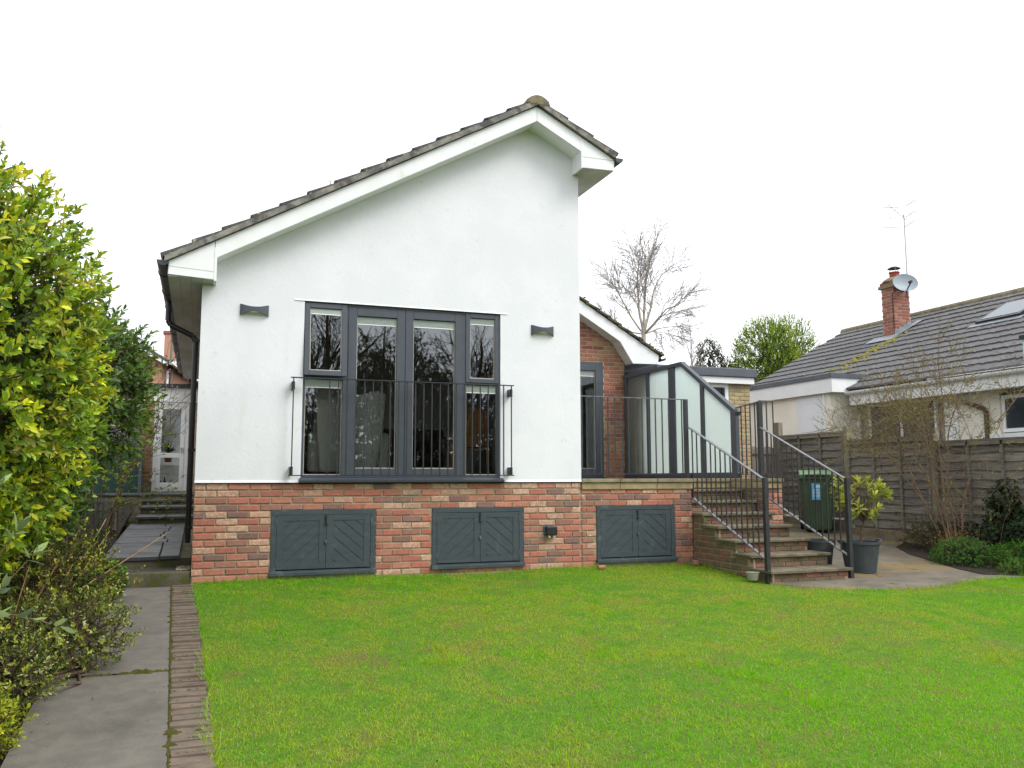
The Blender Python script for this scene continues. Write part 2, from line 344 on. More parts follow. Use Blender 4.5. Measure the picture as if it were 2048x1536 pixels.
M['coping'] = mat('buff_sandstone_coping', lin(168, 150, 116), lin(146, 130, 98), 7, .9, bump=.003, bscale=40, c3=lin(128, 126, 84), s3=3, lo3=.55, hi3=.7)
M['slab'] = mat('grey_wet_slate_slab', lin(104, 106, 108, .6), lin(84, 88, 90, .6), 5, .38, bump=.002, bscale=40, rvar=.15, c3=lin(112, 106, 78, .5), s3=2.5, lo3=.58, hi3=.7)
M['concrete'] = mat('damp_concrete', lin(146, 139, 128, .6), lin(130, 124, 115, .6), 7, .7, bump=.003, bscale=80, rvar=.16, c3=lin(112, 108, 100, .58), s3=1.3, lo3=.5, hi3=.75, c4=lin(156, 150, 136, .6), s4=60, lo4=.62, hi4=.70)
M['kerb'] = mat('mossy_concrete_riser', lin(118, 112, 92, .75), lin(92, 88, 68, .75), 5, .95, bump=.004, bscale=40, c3=lin(92, 98, 44, .7), s3=4, lo3=.5, hi3=.62)
M['paver'] = mat('worn_edging_brick', lin(152, 134, 116, .58), lin(132, 120, 106, .58), 12, .9, bump=.002, bscale=120, obj_var=.12, c3=lin(132, 108, 94, .56), s3=5, lo3=.55, hi3=.7)
M['paver_grey'] = mat('grey_edging_brick', lin(134, 126, 114, .54), lin(116, 110, 100, .54), 9, .9, bump=.003, bscale=90, obj_var=.12, c3=lin(100, 98, 72, .54), s3=5, lo3=.55, hi3=.7)  # greyer and darker than the right-hand edging, for the left row
M['jointbed'] = mat('gritty_joint', lin(110, 104, 84, .5), lin(88, 86, 58, .5), 30, 1, bump=.004, bscale=120)
M['moss'] = mat('moss', lin(108, 106, 34, .55), lin(86, 88, 28, .55), 30, 1, bump=.01, bscale=120)
M['patio'] = mat('stained_patio_concrete', lin(150, 140, 122, .58), lin(122, 114, 100, .58), 2.6, .8, bump=.006, bscale=26, rvar=.18, c3=lin(168, 146, 92, .52), s3=.75, lo3=.54, hi3=.66, st3=(.7, 1.6, 1), c4=lin(84, 80, 70, .5), s4=4.5, lo4=.58, hi4=.7)
M['soil'] = mat('bark_strewn_soil', lin(76, 62, 50, .55), lin(52, 44, 37, .55), 30, .95, bump=.02, bscale=45, c3=lin(110, 90, 70, .55), s3=70, lo3=.62, hi3=.7)
M['turf'] = mat('turf_under_grass', lin(124, 156, 44, .56), lin(102, 136, 38, .56), 14, 1, bump=.01, bscale=60, c3=lin(148, 134, 70, .5), s3=2.0, lo3=.52, hi3=.68)
M['tile'] = mat('weathered_roof_tile', lin(92, 88, 84), lin(72, 70, 70), 9, .9, bump=.004, bscale=60, c3=lin(168, 160, 140), s3=8, lo3=.58, hi3=.68, obj_var=.12, c4=lin(130, 128, 116), s4=22, lo4=.6, hi4=.68)
M['tile_moss'] = mat('mossy_roof_tile', lin(84, 78, 68), lin(66, 62, 56), 9, .95, bump=.006, bscale=40, c3=lin(98, 94, 52), s3=7, lo3=.5, hi3=.62, obj_var=.12)
M['tile_n'] = mat('grey_concrete_tile', lin(116, 115, 116, .8), lin(104, 103, 104, .8), 9, .85, bump=.003, bscale=60, c3=lin(138, 136, 132, .8), s3=9, lo3=.6, hi3=.7, obj_var=.09)
M['ridge'] = mat('lichened_ridge_tile', lin(132, 122, 96), lin(104, 98, 84), 9, .95, bump=.005, bscale=50, c3=lin(150, 138, 92), s3=12, lo3=.55, hi3=.66)
M['lead'] = mat('lead_flashing', lin(150, 156, 162), lin(124, 130, 136), 8, .5, metal=.2)
M['fascia_grey'] = mat('grey_roof_edge', lin(92, 98, 106), lin(82, 88, 96), 4, .55)
M['cream'] = mat('cream_masonry_paint', lin(236, 232, 218), lin(228, 223, 208), 2, .85, c3=lin(202, 196, 168), s3=1.2, lo3=.58, hi3=.72, st3=(1, 1, .3))
M['board'] = mat('weathered_fence_board', lin(138, 132, 124), lin(106, 100, 94), 5, .95, bump=.004, bscale=22, stretch=(1, .6, 7), obj_var=.2, c3=lin(124, 116, 92), s3=2.4, lo3=.56, hi3=.7, c4=lin(74, 68, 63), s4=9, lo4=.6, hi4=.7)
M['post_conc'] = mat('concrete_post', lin(152, 142, 118), lin(126, 120, 102), 8, .95, bump=.003, bscale=50, c3=lin(110, 110, 78), s3=3, lo3=.56, hi3=.7)
M['gravelboard'] = mat('algae_stained_gravel_board', lin(146, 130, 106), lin(122, 110, 90), 5, .95, bump=.003, bscale=40, c3=lin(112, 112, 80), s3=2)
M['wood_grey'] = mat('silvered_timber', lin(138, 130, 116), lin(116, 108, 96), 6, .9, bump=.003, bscale=30, stretch=(6, 6, 1), obj_var=.12)
M['glass'] = glass_mat('window_glass', 1.95, (.93, .95, .94))
M['glass2'] = glass_mat('clear_glass', 1.5, (.86, .9, .89)); M['etched_front'] = glass_mat('etched_glass_front', 1.25, (.97, 1, .99))
M['dark_glass'] = mat('dark_window_glass', lin(56, 62, 66), lin(74, 80, 84), 2, .06, spec=.8)
M['blind'] = mat('white_blind', lin(168, 178, 170), lin(140, 150, 144), 60, .6, stretch=(1, 1, 6))
M['bead'] = mat('pale_glazing_bead', lin(204, 202, 188), None, rough=.5)
M['room'] = mat('room_wall_paint', lin(206, 204, 196), None, rough=.9)
M['room_floor'] = mat('carpet', lin(112, 104, 94), lin(100, 92, 84), 40, 1)
fr = bpy.data.materials.new('frosted_glass'); fr.use_nodes = True; nt_ = fr.node_tree; nt_.nodes.clear()
df = N(nt_, 'ShaderNodeBsdfPrincipled'); df.inputs['Base Color'].default_value = (*lin(214, 230, 225), 1); df.inputs['Roughness'].default_value = .35
tl = N(nt_, 'ShaderNodeBsdfTranslucent'); tl.inputs[0].default_value = (*lin(236, 250, 246), 1); gl = N(nt_, 'ShaderNodeBsdfRefraction'); gl.inputs['Roughness'].default_value = .7; gl.inputs['IOR'].default_value = 1.15; gl.inputs[0].default_value = (*lin(240, 252, 248), 1)
x1 = N(nt_, 'ShaderNodeMixShader'); x1.inputs[0].default_value = .80; x2 = N(nt_, 'ShaderNodeMixShader'); x2.inputs[0].default_value = .06; oo = N(nt_, 'ShaderNodeOutputMaterial')
nt_.links.new(df.outputs[0], x1.inputs[1]); nt_.links.new(tl.outputs[0], x1.inputs[2]); nt_.links.new(x1.outputs[0], x2.inputs[1]); nt_.links.new(gl.outputs[0], x2.inputs[2]); nt_.links.new(x2.outputs[0], oo.inputs[0]); M['frosted'] = fr
M['linen'] = mat('pale_linen', lin(240, 240, 232), lin(230, 230, 222), 60, .95, bump=.001, bscale=400)
M['beech'] = mat('orange_beech', lin(186, 124, 66), lin(166, 106, 54), 8, .5, stretch=(1, 1, 8))
M['bin'] = mat('green_bin_plastic', lin(64, 84, 58), lin(56, 76, 52), 4, .48, spec=.45, bump=.0004, bscale=200)
M['bin_lid'] = mat('faded_green_lid', lin(104, 134, 96), lin(88, 118, 84), 5, .5)
M['tyre'] = mat('rubber', lin(30, 30, 31), None, rough=.8)
M['sticker'] = mat('blue_label', lin(92, 168, 214), lin(112, 182, 222), 20, .5)
M['paper'] = mat('white_print', lin(214, 226, 232), None, rough=.6)
M['pot'] = mat('grey_plastic_pot', lin(66, 72, 76), lin(58, 64, 68), 5, .55, c3=lin(84, 88, 86), s3=4, lo3=.6, hi3=.72)
M['bowl'] = mat('cloudy_plastic', lin(168, 168, 152), lin(148, 150, 136), 20, .4)
M['green_box'] = mat('dark_green_panel', lin(28, 70, 62), lin(24, 60, 54), 4, .5)
M['grey_box'] = mat('blue_grey_panel', lin(92, 104, 112), lin(82, 92, 100), 4, .6)
M['bark'] = mat('brown_bark', lin(104, 86, 66), lin(78, 64, 50), 20, .95, bump=.004, bscale=60, c3=lin(112, 110, 74), s3=8)
M['twig'] = mat('red_brown_twig', lin(134, 110, 88), lin(108, 88, 70), 20, .9, c3=lin(118, 114, 84), s3=9, lo3=.58, hi3=.7)
M['birch'] = mat('birch_bark', lin(186, 178, 164), lin(158, 148, 134), 5, .9, c3=lin(62, 56, 50), s3=6, lo3=.56, hi3=.64, st3=(1, 1, 5))
M['bare'] = mat('grey_brown_bark', lin(172, 165, 158), lin(150, 143, 136), 8, .95)
M['darkbark'] = mat('dark_bark', lin(86, 76, 66), lin(68, 60, 52), 8, .95)
M['grass'] = leaf_mat('grass_blade', .7, .45, .06)
M['leaf'] = leaf_mat('glossy_leaf', .42, .3, .32)
M['leafm'] = leaf_mat('matt_leaf', .65, .34, .14)
M['far_brick'] = mat('far_brickwork', lin(190, 146, 120), lin(170, 128, 104), 30, .9)
M['dish'] = mat('grey_dish', lin(156, 166, 174), lin(144, 154, 162), 4, .5)
M['alu'] = mat('aluminium', lin(176, 176, 176), None, rough=.4, metal=.7)
M['cyan'] = mat('pale_blue_paint', lin(170, 214, 216), None, rough=.6)
M['terracotta'] = mat('red_box', lin(150, 70, 54), None, rough=.8)
M['stoneware'] = mat('tan_planter', lin(150, 130, 96), lin(122, 108, 78), 10, .9, bump=.003, bscale=60)
# ================================================================ ground, lawn, paths
def grid_sheet(name, xs, ys, zf, m, kind='structure'):
    X, Y = np.meshgrid(xs, ys); Z = np.vectorize(zf)(X, Y); V = np.stack([X, Y, Z], -1).reshape(-1, 3); nx = len(xs)
    i, j = np.meshgrid(np.arange(nx-1), np.arange(len(ys)-1)); a = (j*nx+i).ravel(); F = np.stack([a, a+1, a+nx+1, a+nx], 1)
    o = np_mesh(name, V, F, m, smooth=True); o['kind'] = kind; return o
ys = np.concatenate([[-400, -120, -40, -20], np.arange(-12, 6.1, .5), [10, 20, 40, 120, 400]]); xs = np.concatenate([[-400, -100, -30, -12], np.arange(-6, 16.1, 1), [25, 60, 150, 400]])
grid_sheet('ground', xs, ys, lambda x, y: gz(y)-.05, M['soil'])
def path_shift(y): return -.028*y
def lawn_left(y): return .022+path_shift(y)+.012*math.sin(y*3.1)+.01*math.sin(y*7.7)
def patio_front(x):
    t = min(1, max(0, (x-6.02)/.75)); e = -1.5-.68*math.sin(t*math.pi/2)
    return e+.06*max(0, x-6.7)+.03*math.sin(x*2.2)
def in_lawn(x, y):
    if x < lawn_left(y) or y > -.02: return False
    if x < 6.08: return True
    return y < patio_front(x) if x < 13 else True
def lawn_z(x, y): return gz(y)+.012*math.sin(x*1.7+y*.9)+.008*math.sin(x*3.3-y*2.1)
# lawn: strips whose edges follow the path and the patio
lv, lf = [], []
lxs = np.linspace(0, 13, 80)
for k, lx in enumerate(lxs):
    top = -.012 if lx < 6.1 else patio_front(max(lx, 6.1))
    for y in np.linspace(-16, top, 60):
        x = lx+(lawn_left(y)*(1-lx/13)); lv.append((x, y, lawn_z(x, y)-.012))
for k in range(79):
    for j in range(59): a = k*60+j; lf.append((a, a+60, a+61, a+1))
lawn = np_mesh('lawn', lv, lf, M['turf'], smooth=True); lawn['kind'] = 'structure'
# garden path: concrete bays between two rows of header bricks
path = MB()
for y0, y1 in ((-3.39, -.17), (-7.4, -3.43), (-12, -7.44)):
    k = 8
    for i in range(k):
        a, b_ = y0+(y1-y0)*i/k, y0+(y1-y0)*(i+1)/k
        xa_ = -.70 if b_ > -2.3 else -.93; path.quad((xa_+path_shift(a), a, gz(a)), (-.195+path_shift(a), a, gz(a)), (-.195+path_shift(b_), b_, gz(b_)), (xa_+path_shift(b_), b_, gz(b_)))
pth = path.build('garden_path', M['concrete']); pth['kind'] = 'structure'
moss = MB()
rn = random.Random(3)
def moss_blob(x, y, rx, ry, h=.012):
    n = 9; c = len(moss.v); moss.v.append((x, y, gz(y)+h))
    for i in range(n):
        t = 2*math.pi*i/n; s = rn.uniform(.7, 1.25); moss.v.append((x+rx*s*math.cos(t), y+ry*s*math.sin(t), gz(y)-.004))
    moss.f += [(c, c+1+i, c+1+(i+1) % n) for i in range(n)]
y = -.2
while y > -8:
    moss_blob(-.185+path_shift(y)+rn.uniform(-.006, .006), y, rn.uniform(.010, .02), rn.uniform(.03, .06)); 
    if rn.random() < .16: moss_blob(-.18+path_shift(y), y, rn.uniform(.03, .05), rn.uniform(.02, .035), .02)
    y -= rn.uniform(.035, .075)
for i in range(26):
    x = rn.uniform(-.68, -.2); moss_blob(x+path_shift(-3.41), -3.41+rn.uniform(-.01, .01), rn.uniform(.02, .06), .012)
for i in range(10): moss_blob(rn.uniform(-.45, -.3)+.1, -3.41+rn.uniform(-.03, .03), rn.uniform(.02, .04), rn.uniform(.012, .025), .02)
y = -.2
while y > -8:
    if rn.random() < .45:
        for k in range(4): moss_blob(-.17+rn.uniform(0, .19)+path_shift(y), y, rn.uniform(.012, .03), rn.uniform(.006, .011), .009)
    if y > -2.2: moss_blob(-.708+path_shift(y)+rn.uniform(-.006, .006), y, rn.uniform(.010, .018), rn.uniform(.04, .07))
    y -= .109
mo = moss.build('moss', M['moss'], smooth=True); tag(mo, 'yellow green moss filling the joint along the garden path', 'moss', kind='stuff')
# edging bricks of the path
em = []
for k in range(6):
    rn2 = random.Random(k); b_ = MB().box(-.104, -.051, -.05, .104, .051, .0); b_.v = [(x+rn2.uniform(-.004, .004), y+rn2.uniform(-.003, .003), z+rn2.uniform(-.003, .003)) for x, y, z in b_.v]
    for mm in ('paver', 'paver_grey'): me = bpy.data.meshes.new('edging_brick'); me.from_pydata(b_.v, [], b_.f); me.materials.append(M[mm]); em.append(me)
bedm = MB()
for side in (0, 1):
    x0 = -.075 if side == 0 else -.815; y = -.14; yend = -7.2 if side == 0 else -2.1
    while y > yend:
        o = bpy.data.objects.new('edging_brick', em[2*rn.randrange(6)+side]); COL.objects.link(o); o.parent = pth
        o.location = (x0+path_shift(y)+rn.uniform(-.008, .008), y, gz(y)+.004+rn.uniform(-.005, .004)); o.rotation_euler = (rn.uniform(-.02, .02), rn.uniform(-.02, .02), rn.uniform(-.03, .03))
        y -= .109+rn.uniform(-.002, .004)
jb = MB()
for x0, x1 in ((-.19, .03), (-.925, -.70)):
    for i in range(16): ya, yb_ = -.1-i*.46, -.1-(i+1)*.46; jb.quad((x0+path_shift(yb_), yb_, gz(yb_)-.012), (x1+path_shift(yb_), yb_, gz(yb_)-.012), (x1+path_shift(ya), ya, gz(ya)-.012), (x0+path_shift(ya), ya, gz(ya)-.012))
jb.build('joint_bed', M['jointbed'], pth)
# patio to the right of the steps
pv, pf = [], []
pxs = np.concatenate([np.linspace(6.1, 10.9, 40)])
for x in pxs:
    for k, y in enumerate(np.concatenate([[patio_front(x)-.004], np.linspace(patio_front(x), 6.5, 39)])): pv.append((x, y, gz(y)+(.006 if k else -.08)))
for k in range(len(pxs)-1):
    for j in range(39): a = k*40+j; pf.append((a, a+40, a+41, a+1))
pat = np_mesh('patio', pv, pf, M['patio'], smooth=True); pat['kind'] = 'structure'
# planting bed against the right fence
BED = [(10.62, 1.0), (10.0, .55), (9.6, -.1), (9.35, -.8), (9.15, -1.35), (9.1, -1.75), (9.6, -1.98), (10.6, -1.95), (13, -1.9), (13, 1.0)]
bed = MB(); bed.quad(*[(x, y, gz(y)+.016) for x, y in BED]); [bed.quad((BED[i][0], BED[i][1], gz(BED[i][1])+.016), (BED[i-1][0], BED[i-1][1], gz(BED[i-1][1])+.016), (BED[i-1][0], BED[i-1][1], gz(BED[i-1][1])-.02), (BED[i][0], BED[i][1], gz(BED[i][1])-.02)) for i in range(len(BED))]; 
bo = bed.build('planting_bed', M['soil']); bo['kind'] = 'structure'
# soil of the left border, rising towards the back
def left_z(x, y): return gz(y)+.02+max(0, min(1, (-.95-x)/.6))*.08+max(0, min(6.5, y))*.052
grid_sheet('left_border', np.linspace(-6, -.93, 12), np.linspace(-12, 6.6, 40), left_z, M['soil'])

# side passage: two mossy steps, a sloping slab path, three slab steps, a landing
sp = MB().box(-.93, .02, -1.10, -.004, .55, -.925)
so = sp.build('lower_step', M['kerb'], bevel=.012); tag(so, 'low mossy concrete step between garden path and slab path', 'step')
M['pool'] = mat('wet_slab', lin(120, 122, 124, .6), lin(96, 98, 98, .6), 6, .12, c3=lin(112, 110, 70, .5), s3=4)
wp = MB().box(-.62, .07, -.926, -.12, .43, -.917).build('paving_slab', M['pool'], so, bevel=.004)
pk = MB().box(-.155, .04, -.925, -.01, .5, -.905); peb = []
def peb_mesh(name, n, x0, x1, y0, y1, z, r, m, parent):
    V, F = [], []
    for i in range(n):
        c = Vector((rn.uniform(x0, x1), rn.uniform(y0, y1), z+rn.uniform(0, .012))); k = len(V); a = rn.uniform(0, 3); s = rn.uniform(.6, 1.3)*r
        for dx, dy, dz in ((1, 0, 0), (-1, 0, 0), (0, .8, 0), (0, -.8, 0), (0, 0, .6), (0, 0, -.6)): V.append(tuple(c+Vector((dx*math.cos(a)-dy*math.sin(a), dx*math.sin(a)+dy*math.cos(a), dz))*s))
        F += [(k, k+2, k+4), (k+2, k+1, k+4), (k+1, k+3, k+4), (k+3, k, k+4), (k+2, k, k+5), (k+1, k+2, k+5), (k+3, k+1, k+5), (k, k+3, k+5)]
    o = np_mesh(name, V, F, m, parent=parent, smooth=True); o['kind'] = 'stuff'; return o
M['gravel'] = mat('pebbles', lin(176, 160, 140), lin(120, 108, 96), 60, .8)
peb_mesh('gravel', 220, -.15, -.012, .04, .5, -.918, .012, M['gravel'], so)
# sloping path of slabs
def sz(y): return -.795+(y-.7)*.048
spath = MB().box(-.90, .55, -1.1, -.01, .60, -.80); spo = MB().prism([(.56, -1.1), (.56, -.83), (4.3, sz(4.3)-.03), (4.3, -1.1)], -.88, -.01, 'x').build('side_path', M['kerb']); spo['kind'] = 'structure'
y = .53
while y < 4.2:
    d = .33; y1 = min(4.3, y+d); cut = rn.uniform(-.42, -.30)
    for xa, xb in ((-.90, cut-.008), (cut+.008, -.13)):
        b_ = MB(); za, zb = sz(y)+rn.uniform(-.003, .003), sz(y1)+rn.uniform(-.003, .003)
        b_.prism([(y+.008, za-.04), (y1-.006, zb-.04), (y1-.006, zb), (y+.008, za)], xa, xb, 'x'); b_.build('paving_slab', M['slab'], spo, bevel=.004)
    y = y1
st2 = MB()
def slab_step(name, y0, y1, z, xl, label):
    t = thing(name, ((xl)/2, (y0+y1)/2, -1.05), label, 'step')
    MB().box(xl+.03, y0+.03, -1.05, -.02, y1, z-.04).build('riser', M['kerb'], t); w = xl/2
    for xa, xb in ((xl, w-.006), (w+.006, -.012)): MB().box(xa, y0, z-.04, xb, y1+.02, z).build('tread_slab', M['slab'], t, bevel=.006)
slab_step('passage_step', 4.3, 5.3, -.52, -.83, 'grey slab step at the top of the sloping side path')
slab_step('passage_step', 5.33, 6.4, -.40, -.86, 'second grey slab step in the side passage')
slab_step('passage_step', 6.43, 7.0, -.32, -.9, 'third grey slab step just below the passage landing')
lt = thing('passage_landing', (-1.3, 8, -1.05), 'raised slab landing with low stone edge in front of the white side door', 'landing')
MB().box(-2.9, 7.0, -1.05, -.012, 10.0, -.262).build('retaining_wall', M['stone'], lt)
for k in range(4): MB().box(-2.9+k*.725, 6.97, -.258, -2.9+(k+1)*.725-.01, 7.3, -.225).build('edge_slab', M['slab'], lt, bevel=.005)
MB().box(-2.9, 7.31, -.26, -.012, 9.98, -.226).build('landing_paving', M['slab'], lt)

# ================================================================ the white extension
house = thing('house_extension', (2.25, 0, -1.06), 'white rendered gable extension with long left roof slope on a red brick base', 'house')
W_, AX, AZ = 4.515, 3.83, 4.498
SL, SR = .5606, .52
zl = AZ-.02-SL*AX; zr = AZ-.02-SR*(W_-AX)
XL, XR, ZT = 1.098, 3.449, 2.054
w = MB()
w.prism([(0, 0), (XL, 0), (XL, ZT), (0, ZT)], -.012, .28); w.prism([(XR, 0), (W_, 0), (W_, ZT), (XR, ZT)], -.012, .28)
w.prism([(0, ZT), (W_, ZT), (W_, zr), (AX, AZ-.02), (0, zl)], -.012, .28)
w.build('rendered_wall', M['render'], house)
MB().prism([(-.026, .0), (-.013, .0), (-.013, .03)], 0, XL-.02, 'x').build('render_drip', M['render'], house)
MB().prism([(-.026, .0), (-.013, .0), (-.013, .03)], XR+.02, W_, 'x').build('render_drip', M['render'], house)
# drip hood over the window
MB().prism([(-.022, ZT-.004), (-.0125, ZT-.004), (-.0125, ZT+.014)], XL-.11, XR+.09, 'x').build('window_hood', M['render'], house)
# side walls, floor, ceiling and room
MB().box(0.006, .28, -1.05, .25, 10, zl-.1).build('side_wall', M['mortar2'], house)
MB().box(W_-.25, .28, -1.05, W_-.006, 8, 3.9).build('side_wall', M['render'], house)
MB().box(.25, .28, -.25, W_-.25, 5.2, -.005).build('room_floor', M['room_floor'], house)
MB().box(.25, .28, 2.32, W_-.25, 5.2, 2.4).build('room_ceiling', M['room'], house)
MB().box(.25, 3.6, -.004, W_-.25, 3.7, 2.31).build('room_wall', M['room'], house)
MB().box(.252, .285, -.004, .27, 5.19, 2.31).build('room_wall', M['room'], house); MB().box(W_-.27, .285, -.004, W_-.252, 5.19, 2.31).build('room_wall', M['room'], house)
# brick base with bricks as pieces
H1 = (.8014, 1.9479, -.98, -.30); H2 = (2.6101, 3.7445, -.972, -.30); H3 = (4.725, 5.84, -.975, -.30)
bb = MB()
xs_ = [0, H1[0], H1[1], H2[0], H2[1], W_]
for i in range(5):
    if i in (1, 3): bb.box(xs_[i], .009, -1.3, xs_[i+1], .28, -.99); bb.box(xs_[i], .009, -.29, xs_[i+1], .28, -.0135)
    else: bb.box(xs_[i], .009, -1.3, xs_[i+1], .28, -.0135)
base = bb.build('brick_base', M['mortar'], house)
lay_bricks(base, (0.0, 0, -1.05), W_-.003, 14, MB_R, BW, opens=((H1[0], H1[1], -1.01, -.30), (H2[0], H2[1], -1.0, -.30)), seed=11)
MB().box(0, -.012, -1.3, W_+.02, .0085, -1.052).build('footing', M['mortar'], house)
def hatch(parent, h, seed):
    x0, x1, z0, z1 = h; rn = random.Random(seed); xm = (x0+x1)/2+.02; f = MB()
    f.box(x0, -.008, z1-.055, x1, .06, z1); f.box(x0, -.008, z0, x0+.055, .06, z1-.056); f.box(x1-.055, -.008, z0, x1, .06, z1-.056)
    ht = f.build('hatch', M['paint'], parent, bevel=.003)
    MB().prism([(.05, z0-.02), (-.045, z0-.03), (-.045, z0+.01), (.05, z0+.035)], x0-.012, x1+.012, 'x').build('hatch_sill', M['paint'], ht, bevel=.004)
    for sgn, (a, b_) in ((1, (x0+.058, xm-.002)), (-1, (xm+.002, x1-.058))):
        zb, zt = z0+.036, z1-.059; fr = .075
        MB().box(a, .004, zb, b_, .03, zt).build('door_leaf', M['paint'], ht, bevel=.002)
        # leaf frame
        g = MB(); g.box(a, -.006, zb, a+fr, .0035, zt); g.box(b_-fr, -.006, zb, b_, .0035, zt); g.box(a+fr, -.006, zb, b_-fr, .0035, zb+fr*.8); g.box(a+fr, -.006, zt-fr*.8, b_-fr, .0035, zt)
        g.build('leaf_frame', M['paint'], ht, bevel=.0015)
        # diagonal boards clipped to the panel
        pa, pb, qa, qb = a+fr+.001, b_-fr-.001, zb+fr*.8+.001, zt-fr*.8-.001; bw = .098
        def clip(poly, f):
            out = []
            for i in range(len(poly)):
                p, q = poly[i], poly[(i+1) % len(poly)]; fp, fq = f(p), f(q)
                if fp >= 0: out.append(p)
                if fp*fq < 0: t = fp/(fp-fq); out.append((p[0]+(q[0]-p[0])*t, p[1]+(q[1]-p[1])*t))
            return out
        for k in range(-14, 18):
            c0 = k*bw; rect = [(pa, qa), (pb, qa), (pb, qb), (pa, qb)]; s = .7071
            u = lambda p: ((p[1]-qa)-sgn*.85*(p[0]-(pa if sgn > 0 else pb)))*.76
            poly = clip(clip(rect, lambda p: u(p)-c0-.004), lambda p: c0+bw-.004-u(p))
            if len(poly) < 3: continue
            ar = abs(sum(poly[i][0]*poly[(i+1) % len(poly)][1]-poly[(i+1) % len(poly)][0]*poly[i][1] for i in range(len(poly))))/2
            if ar < .0006: continue
            recalc(MB().prism(poly, -.001, .0037).build('board', M['paint'], ht))
    for zz in (z0+.12, z1-.13):
        for xx in (x0+.05, x1-.056): MB().box(xx, -.014, zz-.035, xx+.007, -.0085, zz+.035).build('hinge', M['rail_top'], ht)
    zc = z1-.06; l = MB().box(xm-.014, -.018, zc-.10, xm+.006, -.0065, zc-.0).box(xm-.012, -.03, zc-.105, xm+.016, -.012, zc-.09); l.build('bolt', M['black'], ht, bevel=.002)
    MB().lathe([(.006, -.02), (.012, -.012), (.012, .012), (.006, .02)], (xm-.004, -.016, (z0+z1)/2-.02), 10).build('knob', M['rail_top'], ht)
    return ht
hatch(house, H1, 1); hatch(house, H2, 2)

# ---- the grey window: french doors between two side lights
win = MB()
F0, F1 = .018, .09
def rect_frame(mb, x0, x1, z0, z1, t, y0, y1, tb=None, tt=None):
    tb = t if tb is None else tb; tt = t if tt is None else tt
    mb.box(x0, y0, z0, x0+t, y1, z1); mb.box(x1-t, y0, z0, x1, y1, z1); mb.box(x0+t, y0, z0, x1-t, y1, z0+tb); mb.box(x0+t, y0, z1-tt, x1-t, y1, z1)
rect_frame(win, XL+.002, XR-.002, .055, ZT-.006, .028, F0, F1)
win.box(1.545, F0, .083, 1.60, F1, ZT-.034); win.box(2.975, F0, .083, 3.022, F1, ZT-.034)
win.box(XL+.030, F0, 1.165, 1.545, F1, 1.205); win.box(3.022, F0, 1.165, XR-.03, F1, 1.205)
wo_ = win.build('french_window', M['frame'], house, bevel=.004)
MB().prism([(-.075, .0), (.02, .0), (.09, .02), (.09, .055), (.0, .055), (-.075, .022)], XL-.015, XR+.03, 'x').build('sill', M['frame'], wo_, bevel=.003)
def pane(parent, x0, x1, z0, z1, y, blind=.07, m='glass', bead=True, tilt=None):
    o = MB().box(x0, y, z0, x1, y+.006, z1); bl = MB().box(x0+.008, y-.0045, z1-blind, x1-.008, y-.0008, z1-.004) if blind else None
    bs = MB(); t = .007
    bs.box(x0, y-.006, z0, x0+t, y-.0005, z1); bs.box(x1-t, y-.006, z0, x1, y-.0005, z1); bs.box(x0+t, y-.006, z0, x1-t, y-.0005, z0+t)
    parts = [(o, 'pane', m)]
    if bl:
        n = 5
        for i in range(n): z = z1-.008-(blind-.014)*(i+.5)/n; bl.box(x0+.008, y-.0075, z-.003, x1-.008, y-.0047, z+.001)
        parts += [(bl, 'blind', 'blind'), (MB().box(x0+.0075, y-.0078, z1-blind-.010, x1-.0075, y-.0009, z1-blind-.0005), 'blind_bar', 'pvc')]
    if bead: parts.append((bs, 'glazing_bead', 'bead'))
    for mb_, n_, mm in parts:
        mb_.build(n_, M[mm], parent)
def leaf_frame(parent, name, x0, x1, z0, z1, t, y0, y1, tb=None, tilt=None):
    f = MB(); rect_frame(f, x0, x1, z0, z1, t, y0, y1, tb)
    if tilt:
        py, pz, ang = tilt; ca, sa = math.cos(ang), math.sin(ang); f.v = [(x, py+(yy-py)*ca+(z-pz)*sa, pz+(z-pz)*ca-(yy-py)*sa) for x, yy, z in f.v]
    return f.build(name, M['frame'], parent, bevel=.005)
# doors
leaf_frame(wo_, 'door_sash', 1.60, 2.268, .083, ZT-.034, .10, F0-.006, F1-.02, .075); leaf_frame(wo_, 'door_sash', 2.272, 2.975, .083, ZT-.034, .095, F0-.006, F1-.02, .075)
pane(wo_, 1.702, 2.166, .160, ZT-.136, .045, .085); pane(wo_, 2.369, 2.878, .160, ZT-.131, .045, .085)
# fixed lower lights
pane(wo_, XL+.031, 1.543, .085, 1.163, .05, .085); pane(wo_, 3.024, XR-.032, .085, 1.163, .05, .085)
# right upper light
leaf_frame(wo_, 'casement', 3.012, XR-.012, 1.19, ZT-.016, .055, F0-.014, F1-.03); pane(wo_, 3.068, XR-.068, 1.246, ZT-.072, .03, .07)
